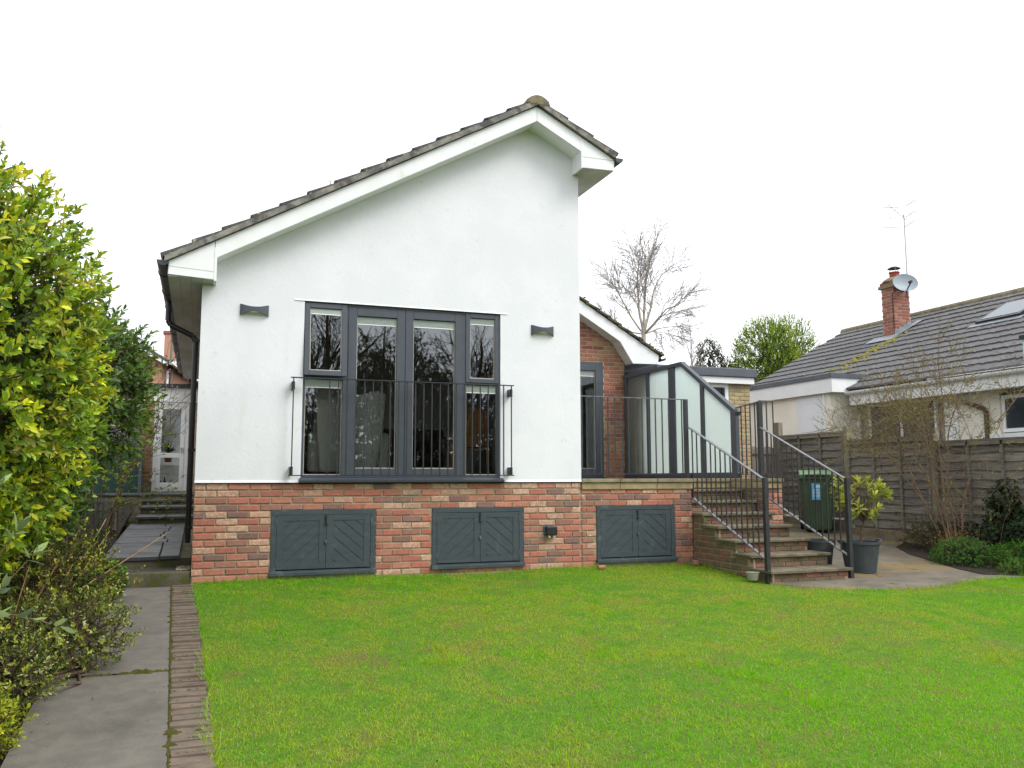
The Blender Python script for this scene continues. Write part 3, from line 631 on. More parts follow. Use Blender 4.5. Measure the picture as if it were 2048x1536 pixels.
# left upper light, top hung and pushed open a little
ty, tz, ta = F0, ZT-.016, R(4.5)
def tilt_mb(f): ca, sa = math.cos(ta), math.sin(ta); f.v = [(x, ty+(yy-ty)*ca+(z-tz)*sa, tz+(z-tz)*ca-(yy-ty)*sa) for x, yy, z in f.v]; return f
f = MB(); rect_frame(f, XL+.006, 1.578, 1.195, ZT-.016, .06, F0-.016, F1-.04); tilt_mb(f).build('open_casement', M['frame'], wo_, bevel=.005)
x0, x1, z0, z1, y0 = XL+.067, 1.517, 1.256, ZT-.078, .026
tilt_mb(MB().box(x0, y0, z0, x1, y0+.006, z1)).build('pane', M['glass'], wo_)
bl = MB().box(x0+.0075, y0-.0045, z1-.06, x1-.0075, y0-.0008, z1-.002)
tilt_mb(bl).build('blind', M['blind'], wo_); tilt_mb(MB().box(x0+.0075, y0-.007, z1-.07, x1-.0075, y0-.0009, z1-.0605)).build('blind_bar', M['pvc'], wo_)
bs = MB(); bs.box(x0, y0-.006, z0, x0+.007, y0-.0005, z1); bs.box(x1-.007, y0-.006, z0, x1, y0-.0005, z1); bs.box(x0+.007, y0-.006, z0, x1-.007, y0-.0005, z0+.007); tilt_mb(bs).build('glazing_bead', M['bead'], wo_)
MB().box(XL+.03, F0+.03, 1.206, 1.545, F1-.002, 1.24).build('casement_rebate', M['black'], wo_)

# ---- roof: bargeboards, box ends, soffits, tiles
YF = -.30
def zroof(x): return 4.659-(SL*(3.83-x) if x < 3.83 else SR*(x-3.83))
bt = .195
MB().prism([(.117, zroof(.117)-.006), (.117, zroof(.117)-bt), (3.828, zroof(3.828)-bt), (3.828, zroof(3.828)-.006)], YF, YF+.02).build('bargeboard', M['pvc'], house, bevel=.002)
MB().prism([(3.832, zroof(3.832)-.006), (3.832, zroof(3.832)-bt), (4.446, zroof(4.446)-bt), (4.446, zroof(4.446)-.006)], YF, YF+.02).build('bargeboard', M['pvc'], house, bevel=.002)
MB().prism([(-.338, 2.176), (.112, 2.152), (.112, zroof(.112)-.006), (-.338, zroof(-.338)-.006)], YF-.002, YF+.02).build('box_end', M['pvc'], house, bevel=.002)
MB().prism([(.113, 2.14), (.140, 2.14), (.140, 2.50), (.113, 2.50)], YF-.006, YF+.015).build('corner_trim', M['pvc'], house)
MB().prism([(-.334, 2.262), (.112, 2.236), (.112, 2.240), (-.334, 2.266)], YF-.005, YF-.0025).build('board_joint', M['pvc_grey'], house)
MB().prism([(4.450, 3.943), (4.886, 3.955), (4.893, zroof(4.893)-.006), (4.450, zroof(4.450)-.006)], YF-.002, YF+.02).build('box_end', M['pvc'], house, bevel=.002)
MB().prism([(4.428, 3.935), (4.4485, 3.935), (4.4485, 4.30), (4.428, 4.30)], YF-.006, YF+.015).build('corner_trim', M['pvc'], house)
MB().prism([(4.452, 4.085), (4.888, 4.085), (4.888, 4.089), (4.452, 4.089)], YF-.005, YF-.0025).build('board_joint', M['pvc_grey'], house)
# verge soffits (flat boards behind the bargeboards) and eaves soffits
MB().prism([(.14, zroof(.14)-bt+.004), (3.83, zroof(3.83)-bt+.004), (3.83, zroof(3.83)-bt+.02), (.14, zroof(.14)-bt+.02)], YF+.02, .0).build('verge_soffit', M['pvc'], house)
MB().prism([(3.83, zroof(3.83)-bt+.004), (4.45, zroof(4.45)-bt+.004), (4.45, zroof(4.45)-bt+.02), (3.83, zroof(3.83)-bt+.02)], YF+.02, .0).build('verge_soffit', M['pvc'], house)
for k in range(4):
    xa, xb = -.336+k*.112, -.336+(k+1)*.112-.003; za = 2.176-.024*(k/4)
    MB().box(xa, YF+.02, 2.16, xb, 2.3, 2.172).build('soffit_board', M['pvc_grey'], house); MB().box(xa, 2.305, 2.16, xb, 9.5, 2.172).build('soffit_board', M['pvc_grey'], house)
MB().box(.112, YF+.016, 2.150, .14, -.014, 2.42).build('box_side', M['pvc'], house)
MB().box(-.345, YF+.02, 2.172, -.337, 9.5, 2.34).build('fascia', M['pvc_grey'], house)
MB().box(4.428, YF+.016, 3.935, 4.4485, -.014, 4.25).build('box_side', M['pvc'], house)
MB().box(4.45, YF+.02, 3.95, 4.885, 6, 3.962).build('soffit_board', M['pvc_grey'], house); MB().box(4.886, YF+.02, 3.962, 4.894, 6, 4.10).build('fascia', M['pvc'], house)
# deck of the roof (solid) and tiles
rl = MB().prism([(-.40, zroof(-.40)), (3.83, zroof(3.83)), (3.83, zroof(3.83)+.025), (-.40, zroof(-.40)+.025)], YF-.015, 9.6).build('left_roof_slope', M['tile'], house)
rr_ = MB().prism([(3.83, zroof(3.83)), (4.93, zroof(4.93)), (4.93, zroof(4.93)+.025), (3.83, zroof(3.83)+.025)], YF-.015, 6.2).build('right_roof_slope', M['tile'], house)
def roof_tiles(parent, x_eave, z_eave, x_ridge, z_ridge, y0, y1, gauge, tw, m, name='tile', maxobj=300, thick=.042, lap=.06, visible=None, seed=2, camber=.012, y_up=True):
    """courses of interlocking tiles up a slope in the XZ plane, columns along Y"""
    rn = random.Random(seed); dx, dz = x_ridge-x_eave, z_ridge-z_eave; Ls = math.hypot(dx, dz); ux, uz = dx/Ls, dz/Ls; nx, nz = -uz, ux
    if nz < 0: nx, nz = -nx, -nz
    rows = int(round(Ls/gauge)); g = Ls/rows; cols = int(round((y1-y0)/tw)); t = (y1-y0)/cols; ms = []
    for k in range(4):
        v = []; f = []; j = lambda a=.003: rn.uniform(-a, a); prof = [(0, thick*.55), (.08, thick), (.5*t, thick-camber*.4), (t-.035, thick-camber*.2), (t-.012, thick*.6)]
        for s, lift in ((0., .030), (g+lap, -.004)):
            for (yy, h) in prof: v.append((s+j(.004), yy, lift+h+j(.002)))
        for s, lift in ((0., .030), (g+lap, -.004)):
            v += [(s, 0, lift-.01), (s, t-.012, lift-.01)]
        n = len(prof)
        f += [(i, i+1, n+i+1, n+i) for i in range(n-1)]; f.append(tuple([2*n+1]+list(range(n-1, -1, -1))+[2*n])); f += [(0, n, 2*n+2, 2*n), (n-1, 2*n+1, 2*n+3, 2*n-1)]
        v2 = [(s*ux+h*nx, yy, s*uz+h*nz) for s, yy, h in v]; me = bpy.data.meshes.new(name); me.from_pydata(v2, [], f); me.materials.append(m); ms.append(me)
    spots = [(r, c) for r in range(rows) for c in range(cols)]
    pos = lambda r, c: Vector((x_eave+ux*g*r, y0+c*t, z_eave+uz*g*r))
    if visible: spots.sort(key=lambda s: (not visible(s, pos(*s)), (pos(*s)-Vector(CAM)).length))
    off = wloc(parent); rest = MB()
    for i, s in enumerate(spots):
        p = pos(*s); me = ms[rn.randrange(4)]
        if i < maxobj and (visible is None or visible(s, p)):
            o = bpy.data.objects.new(name, me); COL.objects.link(o); o.parent = parent; o.location = p-off+Vector((nx, 0, nz))*rn.uniform(-.002, .003)
        else:
            n = len(rest.v); rest.v += [(p.x+q.co.x, p.y+q.co.y, p.z+q.co.z) for q in me.vertices]; rest.f += [tuple(n+a for a in q.vertices) for q in me.polygons]
    if rest.v: o = rest.build('tiling', m, parent); o['kind'] = 'stuff'
YT = YF-.045
M['bedding'] = mat('verge_bedding_mortar', lin(150, 146, 136), lin(112, 110, 106), 7, .95, bump=.004, bscale=60, c3=lin(86, 84, 82), s3=5, lo3=.5, hi3=.62)
roof_tiles(rl, -.385, zroof(-.385)+.035, 3.79, zroof(3.79)+.035, YT, 9.4, .346, .33, M['tile'], visible=lambda s, p: s[1] == 0, seed=5, thick=.055)
roof_tiles(rr_, 4.915, zroof(4.915)+.035, 3.87, zroof(3.87)+.035, YT, 6.2, .346, .33, M['tile'], visible=lambda s, p: s[1] == 0, seed=6, thick=.055)
# mortar bedding under the verge and the ridge
MB().prism([(-.38, zroof(-.38)+.0), (3.82, zroof(3.82)+.0), (3.82, zroof(3.82)+.068), (-.38, zroof(-.38)+.06)], YT-.004, YF+.05).build('verge_mortar', M['bedding'], house)
MB().prism([(3.84, zroof(3.84)+.0), (4.90, zroof(4.90)+.0), (4.90, zroof(4.90)+.06), (3.84, zroof(3.84)+.068)], YT-.004, YF+.05).build('verge_mortar', M['bedding'], house)
for k in range(14):
    y0 = YT-.008+k*.45; poly = [(3.83+px, 4.70+pz) for px, pz in ((-.16, -.04), (-.145, .012), (-.10, .048), (-.045, .074), (0, .08), (.045, .074), (.10, .048), (.145, .012), (.16, -.04))]
    recalc(MB().prism(poly, y0, y0+.455-.006*(k % 2)).build('ridge_tile', M['ridge'], house, bevel=.006))
# gutters and downpipe
def half_pipe(x, z, r, y0, y1, parent, name='gutter'):
    g = MB(); n = 9; t = [math.pi+math.pi*i/(n-1) for i in range(n)]; o_ = [(x+r*math.cos(a), z+r*math.sin(a)) for a in t]; i_ = [(x+(r-.006)*math.cos(a), z+(r-.006)*math.sin(a)) for a in reversed(t)]
    return recalc(g.prism(o_+i_, y0, y1).build(name, M['gutter'], parent))
half_pipe(-.395, 2.315, .062, YF-.03, 9.4, house); half_pipe(4.945, 4.115, .062, YF-.03, 6.2, house)
recalc(MB().prism([(-.395+.06*math.cos(a), 2.315+.06*math.sin(a)) for a in np.linspace(math.pi, 2*math.pi, 9)], YF-.036, YF-.0305).build('gutter_end', M['gutter'], house)); recalc(MB().prism([(4.945+.06*math.cos(a), 4.115+.06*math.sin(a)) for a in np.linspace(math.pi, 2*math.pi, 9)], YF-.036, YF-.0305).build('gutter_end', M['gutter'], house))
for k in range(9): yk = .2+k*1.0; recalc(MB().prism([(-.395+.069*math.cos(a), 2.315+.069*math.sin(a)) for a in np.linspace(math.pi-.1, 2*math.pi+.1, 11)], yk, yk+.03).build('gutter_bracket', M['black'], house))
dp = MB().path([(-.395, 1.62, 2.26), (-.395, 1.62, 2.02), (-.36, 1.62, 1.96), (-.10, 1.62, 1.84), (-.062, 1.62, 1.78), (-.062, 1.62, -.74)], .034, 12)
dpo = dp.build('downpipe', M['black'], house, smooth=False)
for z in (1.78, .4, -.55): MB().box(-.10, 1.58, z-.02, .006, 1.66, z+.02).build('pipe_clip', M['black'], dpo)

# ---- lamps and socket on the wall
def wall_lamp(x0, x1, z0, z1, label):
    t = thing('wall_lamp', ((x0+x1)/2, -.012, (z0+z1)/2), label, 'lamp', 'curved grey wall lamps'); n = 14; f = []
    top = [(x0+(x1-x0)*i/n, z1-.034*(1-(2*i/n-1)**2)) for i in range(n+1)]; bot = [(x0+(x1-x0)*i/n, z0+.040*(1-(2*i/n-1)**2)) for i in range(n+1)]
    g = MB(); k = 0
    for (x, zt), (_, zb) in zip(top, bot):
        u = (x-x0)/(x1-x0)*2-1; y = -.022-.062*(1-u*u)**.5
        g.v += [(x, y, zt), (x, y, zb), (x, y+.008, zt), (x, y+.008, zb)]
    for i in range(n): a = 4*i; b_ = a+4; g.f += [(a, a+1, b_+1, b_), (a+2, b_+2, b_+3, a+3), (a, b_, b_+2, a+2), (a+1, a+3, b_+3, b_+1)]
    g.build('shade', M['frame'], t, smooth=False)
    MB().box(x0+.02, -.03, z0+.012, x1-.02, -.0125, z1-.04).build('back_plate', M['bead'], t)
    d = MB(); 
    for i in range(n): pass
    d.prism([(x0+.03+(x1-x0-.06)*i/8, -.03-.045*math.sin(math.pi*i/8)) for i in range(9)], z0+.03, z0+.035, 'z'); recalc(d.build('diffuser', M['bead'], t))
wall_lamp(.399, .706, 1.838, 1.966, 'curved grey wall lamp left of the window'); wall_lamp(3.85, 4.152, 1.810, 1.940, 'curved grey wall lamp right of the window')
t = thing('outdoor_socket', (4.09, -.0, -.6), 'small black outdoor socket box on the brick base between hatches', 'socket')
MB().box(4.02, -.075, -.645, 4.165, -.02, -.535).build('cover', M['black'], t, bevel=.012); MB().box(4.008, -.02, -.65, 4.150, -.004, -.53).build('back_box', M['grey_box'], t, bevel=.004)
for x in (4.065, 4.13): MB().tube((x, -.045, -.675), (x, -.045, -.642), .014, .016, 10).build('cable_gland', M['bead'], t)
# ================================================================ raised terrace beside the extension
DZ = .04
ter = thing('raised_terrace', (5.4, .2, -1.05), 'raised brick terrace with stone coping beside the white gable', 'terrace')
tb = MB()
tb.box(W_+.004, .009, -1.3, H3[0], .30, -.0965); tb.box(H3[0], .009, -1.3, H3[1], .30, -.985); tb.box(H3[0], .009, -.29, H3[1], .30, -.0965); tb.box(H3[1], .009, -1.3, 6.10, .30, -.0965)
tw_ = tb.build('front_wall', M['mortar'], ter)
lay_bricks(tw_, (W_+.012, 0, -1.05), 6.105-W_-.012, 13, MB_R, [30, 22, 16, 10, 4, 22], opens=((H3[0]-W_-.012, H3[1]-W_-.012, -1.01, -.30),), seed=21, off0=.06)
hatch(ter, H3, 3)
MB().box(W_+.004, -.012, -1.3, 6.12, .0085, -1.052).build('footing', M['mortar'], ter)
MB().box(W_+.004, .31, -1.0, 6.10, 4.6, -.02).build('terrace_fill', M['stone'], ter); MB().box(6.10, .86, -1.0, 7.53, 3.7, -.02).build('terrace_fill', M['stone'], ter)
# right stub wall of the stair well
tr_ = MB().box(7.25, .009, -1.3, 7.53, .85, -.0965).build('stub_wall', M['mortar'], ter)
lay_bricks(tr_, (7.242, 0, -1.05), .288, 13, MB_R, [30, 22, 16, 6, 2, 24], seed=22); lay_bricks(tr_, (7.242, .01, -1.05), .85, 13, MB_S, [4, 3, 4], face='-X', seed=23)
# coping: sandstone course and paving slabs on top
def coping(y, x0, x1, n, d=.3):
    for k in range(n):
        a, b_ = x0+(x1-x0)*k/n, x0+(x1-x0)*(k+1)/n-.006
        MB().box(a, y-.022, -.096, b_, y+d, -.012).build('coping_stone', M['coping'], ter, bevel=.006); MB().box(a, y-.045, -.010, b_, y+d+.04, .038).build('coping_slab', M['stone'], ter, bevel=.008)
coping(0, W_+.006, 6.115, 3); coping(0, 7.235, 7.545, 1, .8); coping(.80, 6.117, 7.233, 2)
for k in range(5):
    for j in range(6):
        xa, ya = W_+.01+k*.6, .36+j*.56+(.5 if k > 2 else 0)
        if xa+.59 < 7.6 and ya+.55 < 4.65: MB().box(xa, ya, -.018, xa+.59, ya+.55, .036).build('paving_slab', M['stone'], ter, bevel=.006)

# ---- garden steps
stp = thing('garden_steps', (6.68, -.7, -1.12), 'weathered brick steps with stone treads from lawn up to terrace', 'steps')
fy = lambda n: .45-.345*(n-1); tzn = lambda n: DZ-.148*n
for n in range(1, 8):
    z = tzn(n); y = fy(n); rs = random.Random(40+n); xa, xb = 6.10, 7.235
    cut = rs.uniform(6.5, 6.9)
    for a, b_ in ((xa+rs.uniform(-.02, .01), cut-.004), (cut+.004, xb+rs.uniform(-.015, .02))):
        s = MB(); k = 6; front = [(a+(b_-a)*i/k, y+rs.uniform(-.012, .012)) for i in range(k+1)]
        s.prism(front+[(b_, y+.40), (a, y+.40)], z-.036, z+rs.uniform(-.004, .003), 'z'); recalc(s.build('tread', M['tread'], stp, bevel=.007))
    r = MB().box(6.14, y+.052, -1.3, 7.20, y+.40, z-.037).build('riser', M['mortar'], stp)
    lay_bricks(r, (6.135, y+.04, z-.149), 1.065, 2, MB_S, [5, 4, 2], course=.056, H=.048, seed=50+n, off0=.1*n % .2)
def side_ok(a, b_, z0, z1):
    ya = -1.58+a+.02
    for n in range(1, 8):
        if ya >= fy(n)+.03: return z1 < tzn(n)-.02
    return False
sw = MB()
for n in range(3, 8): sw.box(6.139, fy(n)+.035, -1.3, 6.16, fy(n)+.38, tzn(n)-.037)
swo = sw.build('side_wall', M['mortar'], stp)
def lay_side(): return lay_bricks(swo, (6.130, -1.58, -1.125), 1.58, 12, MB_S, [5, 5, 4], face='-X', ok=side_ok, seed=61)
lay_side()

# ---- railings (steel), every bar a part
def baluster(parent, x, y, z0, z1, w=.013): return MB().box(x-w/2, y-w/2, z0, x+w/2, y+w/2, z1).build('baluster', M['steel'], parent)
r = thing('terrace_railing', (5.3, .03, DZ), 'black steel railing along the front edge of the terrace', 'railing')
MB().bar((W_+.01, .03, 1.078), (6.09, .03, 1.078), .04, .012).build('top_rail', M['rail_top'], r); MB().bar((W_+.01, .03, .098), (6.09, .03, .098), .04, .012).build('bottom_rail', M['steel'], r)
MB().box(6.035, .008, DZ, 6.085, .058, 1.071).build('post', M['steel'], r, bevel=.002)
x = 4.62
while x < 6.0: baluster(r, x, .03, .092, 1.072); x += .0985
def stair_rail(x, yt, yb, label, side):
    r = thing('stair_railing', (x, -.7, -1.1), label, 'railing')
    T = lambda y: .735+(y-.1)*(.735-.034)/(.1+1.50); B = lambda y: -.21+y*(.64/1.45)
    yt2, yb2 = yt, -1.50
    MB().bar((x, yt2, T(yt2)), (x, yb2-.015, T(yb2-.015)), .04, .012).build('handrail', M['rail_top'], r); MB().bar((x, .0, B(.0)), (x, yb2, B(yb2)), .04, .012).build('lower_rail', M['rail_top'], r)
    MB().box(x-.025, yb2-.055, -1.16, x+.025, yb2-.005, T(yb2)+.012).build('post', M['steel'], r, bevel=.002)
    y = -.02
    while y > yb2+.03: MB().box(x-.0065, y-.0065, B(y), x+.0065, y+.0065, T(y)-.004).build('baluster', M['steel'], r); y -= .105
    MB().box(x-.01, -.005, B(.0)-.006, x+.01, .015, .09).build('hanger', M['steel'], r)
    return r
stair_rail(6.118, .10, -1.5, 'black steel railing down the left side of the garden steps', 0)
sr = stair_rail(7.285, .10, -1.5, 'black steel railing down the right side of the garden steps', 1)
r = thing('corner_railing', (7.35, .3, DZ), 'short black steel railing between frosted screen and right hand newel post', 'railing')
MB().box(7.275, .105, DZ, 7.335, .165, 1.098).build('post', M['steel'], r, bevel=.002)
MB().bar((7.305, .135, 1.098), (7.62, 1.12, 1.098), .04, .012).build('top_rail', M['rail_top'], r); MB().bar((7.305, .135, .098), (7.62, 1.12, .098), .04, .012).build('bottom_rail', M['steel'], r)
for t in (.2, .4, .6, .8): baluster(r, 7.305+.315*t, .135+.985*t, .092, 1.094)
MB().bar((7.30, .135, 1.110), (7.545, .135, 1.110), .04, .012).build('top_rail', M['rail_top'], r); MB().bar((7.30, .135, .105), (7.56, .135, .105), .04, .012).build('bottom_rail', M['steel'], r)
for x in (7.42, 7.525): baluster(r, x, .135, .1, 1.104)
# juliet balcony in front of the window
r = thing('juliet_balcony', (2.27, -.12, .08), 'black steel juliet balcony rail across the big grey window', 'railing')
jy = -.12; xa, xb = .957, 3.58
MB().bar((xa, jy, 1.158), (xb, jy, 1.158), .035, .011).build('top_rail', M['steel'], r); MB().bar((xa, jy, .078), (xb, jy, .078), .035, .011).build('bottom_rail', M['steel'], r)
n = 27
for k in range(n):
    x = xa+.03+(xb-xa-.06)*k/(n-1)
    if k in (1, 2, 3): continue
    baluster(r, x, jy, .083, 1.153, .012)
for x in (xa+.03, xb-.03):
    for z in (1.07, .13): MB().box(x-.016, jy, z-.045, x+.016, -.0125, z+.045).build('wall_bracket', M['black'], r, bevel=.004)

# ---- frosted glass screen on the right of the terrace
sc_ = thing('glass_screen', (7.6, 2.8, DZ), 'frosted glass privacy screen with dark grey frame and sloping top', 'screen')
ztop = lambda y: 1.955 if y > 2.6 else 1.955-(2.6-y)*(.90/1.46)
px_ = [(4.54, 4.64), (3.71, 3.80), (2.83, 3.02), (1.95, 2.04), (1.08, 1.22)]
for (a, b_) in px_: 
    poly = [(a, DZ), (b_, DZ), (b_, ztop(b_)-.03), (a, ztop(a)-.03)]
    MB().prism(poly, 7.57, 7.63, 'x').build('post', M['frame'], sc_, bevel=.004)
for i in range(4):
    a, b_ = px_[i+1][1]-.005, px_[i][0]+.005
    pts = [(a, DZ+.08), (b_, DZ+.08), (b_, ztop(b_)-.03)]+([(2.6, ztop(2.6)-.03)] if a < 2.6 < b_ else [])+[(a, ztop(a)-.03)]
    po = recalc(MB().prism(pts, 7.594, 7.602, 'x').build('pane', M['frosted'], sc_)); po.data.materials.append(M['etched_front'])
    for pl_ in po.data.polygons: pl_.material_index = 0 if pl_.normal.x > .5 else 1
MB().box(7.562, 1.06, DZ, 7.638, 4.65, DZ+.09).build('bottom_rail', M['frame'], sc_, bevel=.004)
MB().bar((7.6, 2.585, 1.955), (7.6, 4.66, 1.955), .085, .065).build('top_rail', M['frame'], sc_, bevel=.004); MB().bar((7.6, 1.06, ztop(1.06)), (7.6, 2.62, ztop(2.6)+.012), .086, .066).build('sloping_rail', M['frame'], sc_, bevel=.004)

# ================================================================ brick gable wing behind the terrace
YW = 4.7
wing = thing('brick_wing', (6.5, YW, 0), 'red brown brick gable wing with white bargeboard behind the terrace railing', 'house')
zb = lambda x: 3.335-.587*(x-6.56)
D0, D1, DT = 6.0, 7.165, 2.235
wb = MB()
wb.prism([(4.6, DT), (7.62, DT), (7.62, zb(7.62)-.05), (4.6, zb(4.6)-.05)], YW+.008, YW+.25); wb.prism([(D1, -.1), (7.62, -.1), (7.62, DT), (D1, DT)], YW+.008, YW+.25); wb.prism([(4.6, -.1), (D0, -.1), (D0, DT), (4.6, DT)], YW+.008, YW+.25)
wbo = wb.build('gable_wall', M['mortar2'], wing)
lay_bricks(wbo, (5.3, YW, 0.0), 2.32, 44, MB_G, [6, 4, 3, 2], opens=((D0-5.3, D1-5.3, -.1, DT),), ok=lambda a, b_, z0, z1: z1 < min(3.0, zb(5.3+b_)-.07) and (z0 < 2.9 or a > .9), seed=71, off0=.03)
MB().box(7.39, YW+.25, -.5, 7.615, 12, 2.1).build('side_wall', M['mortar2'], wing)
YB = 4.4
poly = [(4.6, zb(4.6)), (4.6, zb(4.6)-.25), (7.376, zb(7.376)-.25), (7.376, 2.52), (7.644, 2.195), (8.179, 2.209), (8.20, zb(8.2))]
poly = [(4.6, zb(4.6)), (4.6, zb(4.6)-.25), (7.38, zb(7.38)-.25), (7.644, 2.195), (8.179, 2.205), (8.20, zb(8.2))]
recalc(MB().prism(poly, YB, YB+.022).build('bargeboard', M['pvc'], wing, bevel=.002))
MB().prism([(4.6, zb(4.6)-.246), (7.37, zb(7.37)-.246), (7.37, zb(7.37)-.226), (4.6, zb(4.6)-.226)], YB+.023, YW+.006).build('verge_soffit', M['pvc_grey'], wing)
MB().prism([(7.37, zb(7.37)-.25), (7.644, 2.199), (7.644, 2.22), (7.39, zb(7.37)-.23)], YB+.023, YW+.006).build('box_side', M['pvc_grey'], wing)
MB().prism([(7.644, 2.199), (8.175, 2.209), (8.175, 2.221), (7.644, 2.215)], YB+.023, 12).build('eaves_soffit', M['pvc_grey'], wing); MB().box(8.18, YB+.023, 2.21, 8.196, 12, 2.36).build('fascia', M['pvc_grey'], wing)
wr = MB().prism([(4.6, zb(4.6)+.003), (8.26, zb(8.26)+.003), (8.26, zb(8.26)+.03), (4.6, zb(4.6)+.03)], YB-.01, 12).build('roof_slope', M['tile_moss'], wing)
roof_tiles(wr, 8.27, zb(8.27)+.012, 4.7, zb(4.7)+.012, YB-.05, 11.9, .26, .3, M['tile_moss'], visible=lambda s, p: s[1] == 0 and p.x > 6.2, seed=8, thick=.05)
half_pipe(8.29, 2.33, .06, YB-.02, 12, wing)
mossb = MB()
def clump(mb_, x, y, z, r, n=7):
    c = len(mb_.v); mb_.v.append((x, y, z+r*.8))
    for i in range(n): t = 2*math.pi*i/n; s = rn.uniform(.7, 1.3); mb_.v.append((x+r*s*math.cos(t), y+r*s*math.sin(t), z-r*.2))
    mb_.f += [(c, c+1+i, c+1+(i+1) % n) for i in range(n)]
for i in range(70): x = rn.uniform(6.5, 8.25); clump(mossb, x, YB+rn.uniform(-.06, .5), zb(x)+.085, rn.uniform(.012, .035))
mossb.build('roof_moss', M['moss'], wing)['kind'] = 'stuff'
# patio door of the wing
f = MB(); rect_frame(f, D0, D1-.003, .06, DT-.003, .065, YW+.0, YW+.09); pdr = f.build('patio_door', M['frame'], wing, bevel=.005)
leaf_frame(pdr, 'door_sash', D0+.066, D1-.069, .126, DT-.069, .10, YW-.012, YW+.07)
pane(pdr, D0+.168, D1-.171, .228, DT-.171, YW+.03, .10, 'glass2')
MB().box(D0-.02, YW-.06, .036, D1+.02, YW+.08, .058).build('sill', M['frame'], pdr)
cb = MB(); nn = 26
for i in range(nn): xa = 6.55+.36*i/nn; yv = YW+.42+.03*math.sin(i*1.9); cb.quad((xa, yv, .08), (xa+.36/nn, YW+.42+.03*math.sin((i+1)*1.9), .08), (xa+.36/nn, YW+.42+.03*math.sin((i+1)*1.9), 2.1), (xa, yv, 2.1))
ct = cb.build('curtain', M['linen'], None); tag(ct, 'pale curtain hanging inside the patio door of the brick wing', 'curtain')
MB().box(4.65, YW+3, -.1, 7.38, YW+3.1, 2.4).build('room_wall', M['room'], wing); MB().box(4.65, YW+.26, -.1, 7.38, YW+3, .03).build('room_floor', M['room_floor'], wing); MB().box(4.65, YW+.26, 2.3, 7.38, YW+3, 2.4).build('room_ceiling', M['room'], wing)

# ---- flat roofed garage block
gar = thing('flat_roofed_block', (8.75, 3.75, -.8), 'flat roofed buff brick block with grey roof edge beside the frosted screen', 'building')
GY = 3.75
gb = MB(); gb.box(7.78, GY+.008, -1.2, 9.765, GY+.2, .55); gb.box(9.30, GY+.008, .55, 9.765, GY+.2, 1.80); gb.box(7.78, GY+.201, -1.2, 7.98, 8, 1.80); gb.box(9.57, GY+.201, -1.2, 9.765, 8, 1.80)
gbo = gb.build('brick_wall', M['mortar2'], gar)
lay_bricks(gbo, (9.303, GY, -.9), .462, 36, MB_Y, [4, 3, 5], seed=81); lay_bricks(gbo, (8.4, GY, -.9), .895, 19, MB_Y, [4, 3, 5], seed=82); lay_bricks(gbo, (7.772, GY+.05, .0), .9, 24, MB_G, [4, 4, 5, 2], face='-X', seed=83)
MB().box(7.75, GY-.10, 1.80, 9.80, GY-.08, 1.915).build('white_fascia', M['pvc'], gar); MB().box(9.78, GY-.079, 1.80, 9.80, 8, 1.915).build('white_fascia', M['pvc'], gar); MB().box(7.76, GY-.079, 1.80, 9.779, GY+.2, 1.812).build('soffit', M['pvc_grey'], gar)
MB().prism([(7.70, 1.918), (9.84, 1.918), (9.86, 2.0), (9.84, 2.085), (7.70, 2.085)], GY-.14, 8.2).build('roof_edge', M['fascia_grey'], gar, bevel=.015)
half_pipe(9.88, 1.95, .055, GY-.1, 8, gar)
f = MB(); rect_frame(f, 8.0, 9.298, .56, 1.80, .07, GY+.01, GY+.09); gw = f.build('window', M['pvc'], gar); MB().box(8.07, GY+.04, .63, 9.228, GY+.05, 1.73).build('pane', M['glass2'], gw)
for k in range(9): MB().box(8.05, GY+.12, 1.66-k*.11, 9.24, GY+.18, 1.70-k*.11).build('reflected_slat', M['fascia_grey'], gw)  # solid grey bars behind the pane draw the slats reflected in it
MB().box(7.98, GY+2.5, -1, 9.57, GY+2.6, 1.8).build('back_wall', M['room'], gar)

# ---- side gate
gt = thing('side_gate', (10.2, 4.05, -.77), 'grey weathered timber gate with diagonal brace beyond the steps', 'gate')
for k in range(6): xa = 9.86+k*.115; MB().box(xa, 4.07, -.72, xa+.110, 4.09, .64+.01*math.sin(k*2.1)).build('board', M['wood_grey'], gt)
MB().box(9.86, 4.035, .50, 10.545, 4.068, .60).build('rail', M['wood_grey'], gt); MB().box(9.86, 4.035, -.55, 10.545, 4.068, -.45).build('rail', M['wood_grey'], gt)
MB().bar((9.92, 4.05, -.43), (10.46, 4.05, .48), .03, .09).build('brace', M['wood_grey'], gt)
gp = MB().box(10.57, 3.99, -.8, 10.67, 4.13, 1.12).build('gate_post', M['wood_grey'], bevel=.006); tag(gp, 'tall weathered timber post where the gate meets the fence', 'post')

